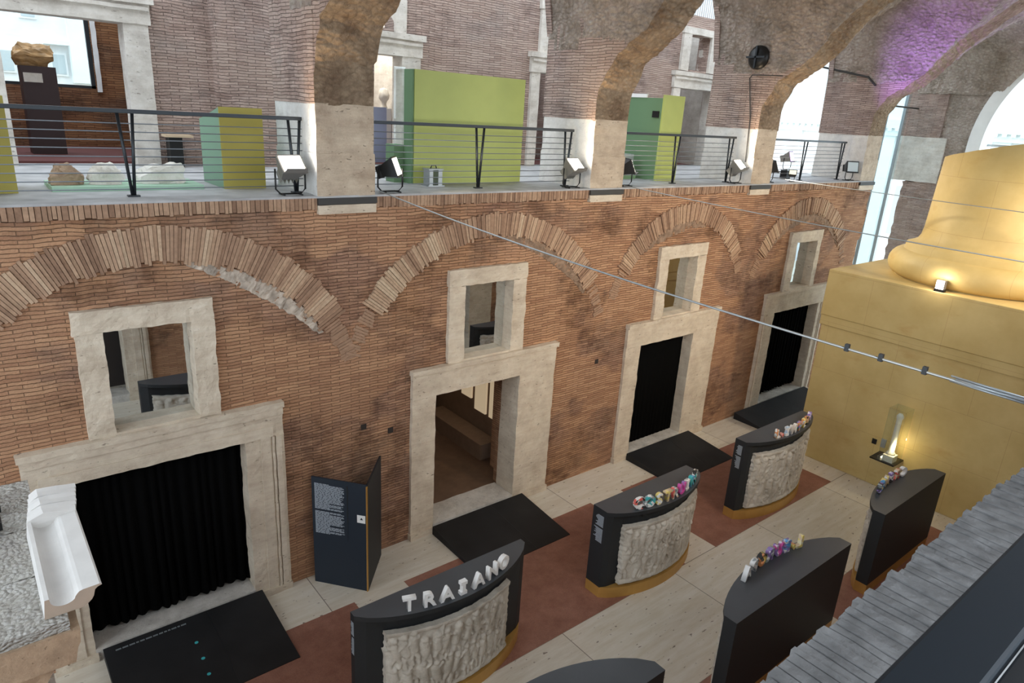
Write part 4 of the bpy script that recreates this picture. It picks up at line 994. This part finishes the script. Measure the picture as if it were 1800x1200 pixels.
bx(12.72, 13.45, 10.5, 10.54, 6.4, 8.27).build('front_board', M['lime'], t)
m = MB(); m.box(12.72, 12.76, 10.54, 11.7, 6.4, 8.2); m.box(12.76, 13.4, 11.66, 11.7, 6.4, 8.2); m.build('side_board', M['green_dark'], t)
bx(12.70, 12.78, 11.66, 11.74, 6.4, 8.28).build('edge_trim', M['white'], t); bx(12.70, 12.74, 11.0, 11.74, 8.2, 8.28).build('top_trim', M['white'], t)
bx(12.69, 12.72, 10.6, 10.78, 7.78, 7.92).build('handle', M['black_metal'], t)
tag(bx(11.9, 12.5, 10.9, 11.6, 6.4, 6.48).build('low_platform', M['green_dark']), 'low green board before the narrow lime stand', 'platform')
t = empty('monitor', (12.2, 11.2, 6.48), 'grey monitor box on the low green board', 'monitor')
bx(12.1, 12.48, 11.0, 11.35, 6.48, 6.95).build('casing', M['steel_light'], t); bx(12.48, 12.49, 11.03, 11.32, 6.52, 6.9).build('screen', M['black_metal'], t)
# plinth with ochre fragment in the gallery room, stool, capital, bust
t = empty('plinth', (1.62, 16.1, 6.44), 'tall dark maroon plinth inside the upper left gallery room', 'plinth')
bx(1.34, 1.89, 16.0, 16.5, 6.44, 8.0).build('body', M['maroon'], t); bx(1.37, 1.66, 15.985, 16.0, 7.72, 7.88).build('caption', M['marble'], t)
rock(1.58, 16.25, .38, .2, .26, 21, M['patina'], 'ochre carved fragment resting on the dark maroon plinth', z=8.0, group=None, name='carved_fragment')
t = empty('stool', (3.4, 13.8, 6.4), 'small black stool with light wooden top by the gallery wall', 'stool')
bx(3.2, 3.42, 13.75, 14.0, 6.4, 6.93).build('body', M['black_metal'], t); bx(3.14, 3.6, 13.7, 14.04, 6.93, 6.97).build('seat', M['wood'], t)
t = empty('lavender_board', (7.6, 15.0, 6.4), 'lavender blue board inside the gallery doorway right of the nearest pier', 'display board')
bx(7.3, 8.25, 15.0, 15.06, 6.4, 7.64).build('board', M['lavender'], t)
m = MB(); m.lathe([(0, 0), (.09, 0), (.07, .05), (.06, .10), (.07, .14), (.115, .2), (.13, .28), (.12, .36), (.08, .43), (0, .45)], 0, 0, 20)
for v in m.bm.verts:
    if v.co.y < -.05 and .2 < v.co.z < .32: v.co.y -= .02
m.rough(cuts=1, amp=.008, freq=14); m.bm.transform(Matrix.Translation((8.45, 15.5, 7.63))); tag(m.build('portrait_sculpture', M['marble'], smooth=True), 'white marble head above the lavender board', 'sculpture')
tag(bx(8.3, 8.6, 15.4, 15.75, 6.4, 7.62).build('head_plinth', M['plaster']), 'pale plinth under the white marble head', 'plinth')
tag(bx(11.75, 12.15, 14.8, 15.2, 6.4, 7.7).build('dark_plinth', M['maroon']), 'dark brown plinth in the second visible gallery doorway', 'plinth')
rock(11.95, 15.0, .25, .2, .14, 31, M['marble'], 'pale carved piece on the dark brown plinth', z=7.7, group=None, name='carved_fragment')
# little silver rack with two legs near green screen
t = empty('ballast_box', (6.65, 10.4, 6.4), 'small grey ballast box with black handle before the green screen', 'ballast box')
bx(6.50, 6.57, 10.3, 10.5, 6.42, 6.68).build('side', M['steel_light'], t); bx(6.68, 6.76, 10.3, 10.5, 6.42, 6.68).build('side', M['steel_light'], t)
bx(6.47, 6.8, 10.28, 10.52, 6.4, 6.42).build('base', M['steel_light'], t); bx(6.48, 6.78, 10.29, 10.51, 6.68, 6.70).build('lid', M['steel_light'], t)
m = MB(); m.tube([(6.58, 10.4, 6.7), (6.6, 10.4, 6.75), (6.68, 10.4, 6.75), (6.7, 10.4, 6.7)], .01, 6); m.build('handle', M['black_metal'], t)
# loudspeaker and conduit on third pier side
t = empty('wall_lamp', (15.0, 9.8, 9.23), 'round black wall lamp with cross bars on the third pier side', 'lamp')
m = MB(); m.lathe([(0, 0), (.26, 0), (.26, .05), (.18, .12), (0, .14)], 0, 0, 28)
m.bm.transform(Matrix.Translation((15.04, 9.79, 9.23)) @ Matrix.Rotation(-PI / 2, 4, 'Y')); m.build('body', M['black_metal'], t)
m = MB(); m.box(14.87, 14.91, 9.55, 10.03, 9.21, 9.25); m.box(14.87, 14.91, 9.77, 9.81, 8.99, 9.47); m.build('crossbar', M['steel'], t)
m = MB(); m.tube([(15.0, 9.69, 6.9), (15.0, 9.75, 7.9), (15.0, 9.93, 8.78), (15.0, 9.88, 8.85), (15.0, 9.7, 8.85), (15.0, 9.1, 8.83)], .014, 6); tag(m.build('conduit', M['iron']), 'thin dark conduit rising on the third pier side', 'conduit')
m = MB(); m.tube([(16.2, 11.3, 9.35), (20.62, 11.28, 9.5), (20.6, 9.85, 9.22), (20.6, 9.6, 9.0)], .028, 6); tag(m.build('track_rail', M['iron']), 'black rail along the far pier below the purple lit vault', 'rail')
m = MB(); m.tube([(21.56, 10.45, 8.6), (26.96, 10.9, 8.65)], .03, 6); tag(m.build('tie_bar', M['iron']), 'black bar crossing the last arch high at right', 'rail')

# ---------------------------------------------------------------- steel tie cables across the hall
def cablething(x, z0, z1, r, sag, label):
    m = MB(); pts = []
    for k in range(25):
        u = k / 24; y = 9.46 - u * 8.8; pts.append((x + .03, y, z0 + (z1 - z0) * u - sag * 4 * u * (1 - u)))
    m.tube(pts, r, 6); return tag(m.build('tie_cable', M['steel_light'] if r > .008 else M['cable']), label, 'cable', None)
cablething(10.5, 6.45, 6.28, .009, .06, 'thin steel tie cable from the second pier passing before the gold column foot')
cablething(15.9, 6.55, 6.45, .009, .03, 'thin steel tie cable from the third pier passing the gold column shaft')
t = empty('tie_cable', (5.08, 9.46, 6.46), 'grey steel tie cable with a turnbuckle, stretched from the nearest pier across the brick wall', 'cable')
m = MB(); m.tube([(5.08, 9.46 - u / 24 * 8.8, 6.46 - .29 * u / 24 - .4 * (u / 24) * (1 - u / 24)) for u in range(25)], .0095, 6); m.build('strand', M['steel_light'], t)
m = MB(); m.tube([(5.08, 1.42, 6.172), (5.08, 1.0, 6.165)], .012, 6); m.build('turnbuckle_rod', M['steel_light'], t)
m = MB(); m.tube([(5.075, 1.45, 6.19), (5.075, 1.0, 6.185)], .007, 6); m.tube([(5.075, 1.45, 6.155), (5.075, 1.0, 6.15)], .007, 6); m.build('turnbuckle_body', M['steel_light'], t)
for y in (2.15, 1.9, 1.6): bx(5.065, 5.095, y, y + .03, 6.145, 6.2).build('clamp', M['steel'], t)
# small square putlog holes: flat dark squares, hole shade painted as colour
for x, z in ((4.81, 2.55), (5.32, 2.36), (10.35, 2.7)):
    m = MB(); m.box(x - .05, x + .05, 9.533, 9.56, z - .05, z + .05); m.build('trim_12', plain('putlog_shade', (.03, .022, .018), .9), **ST)
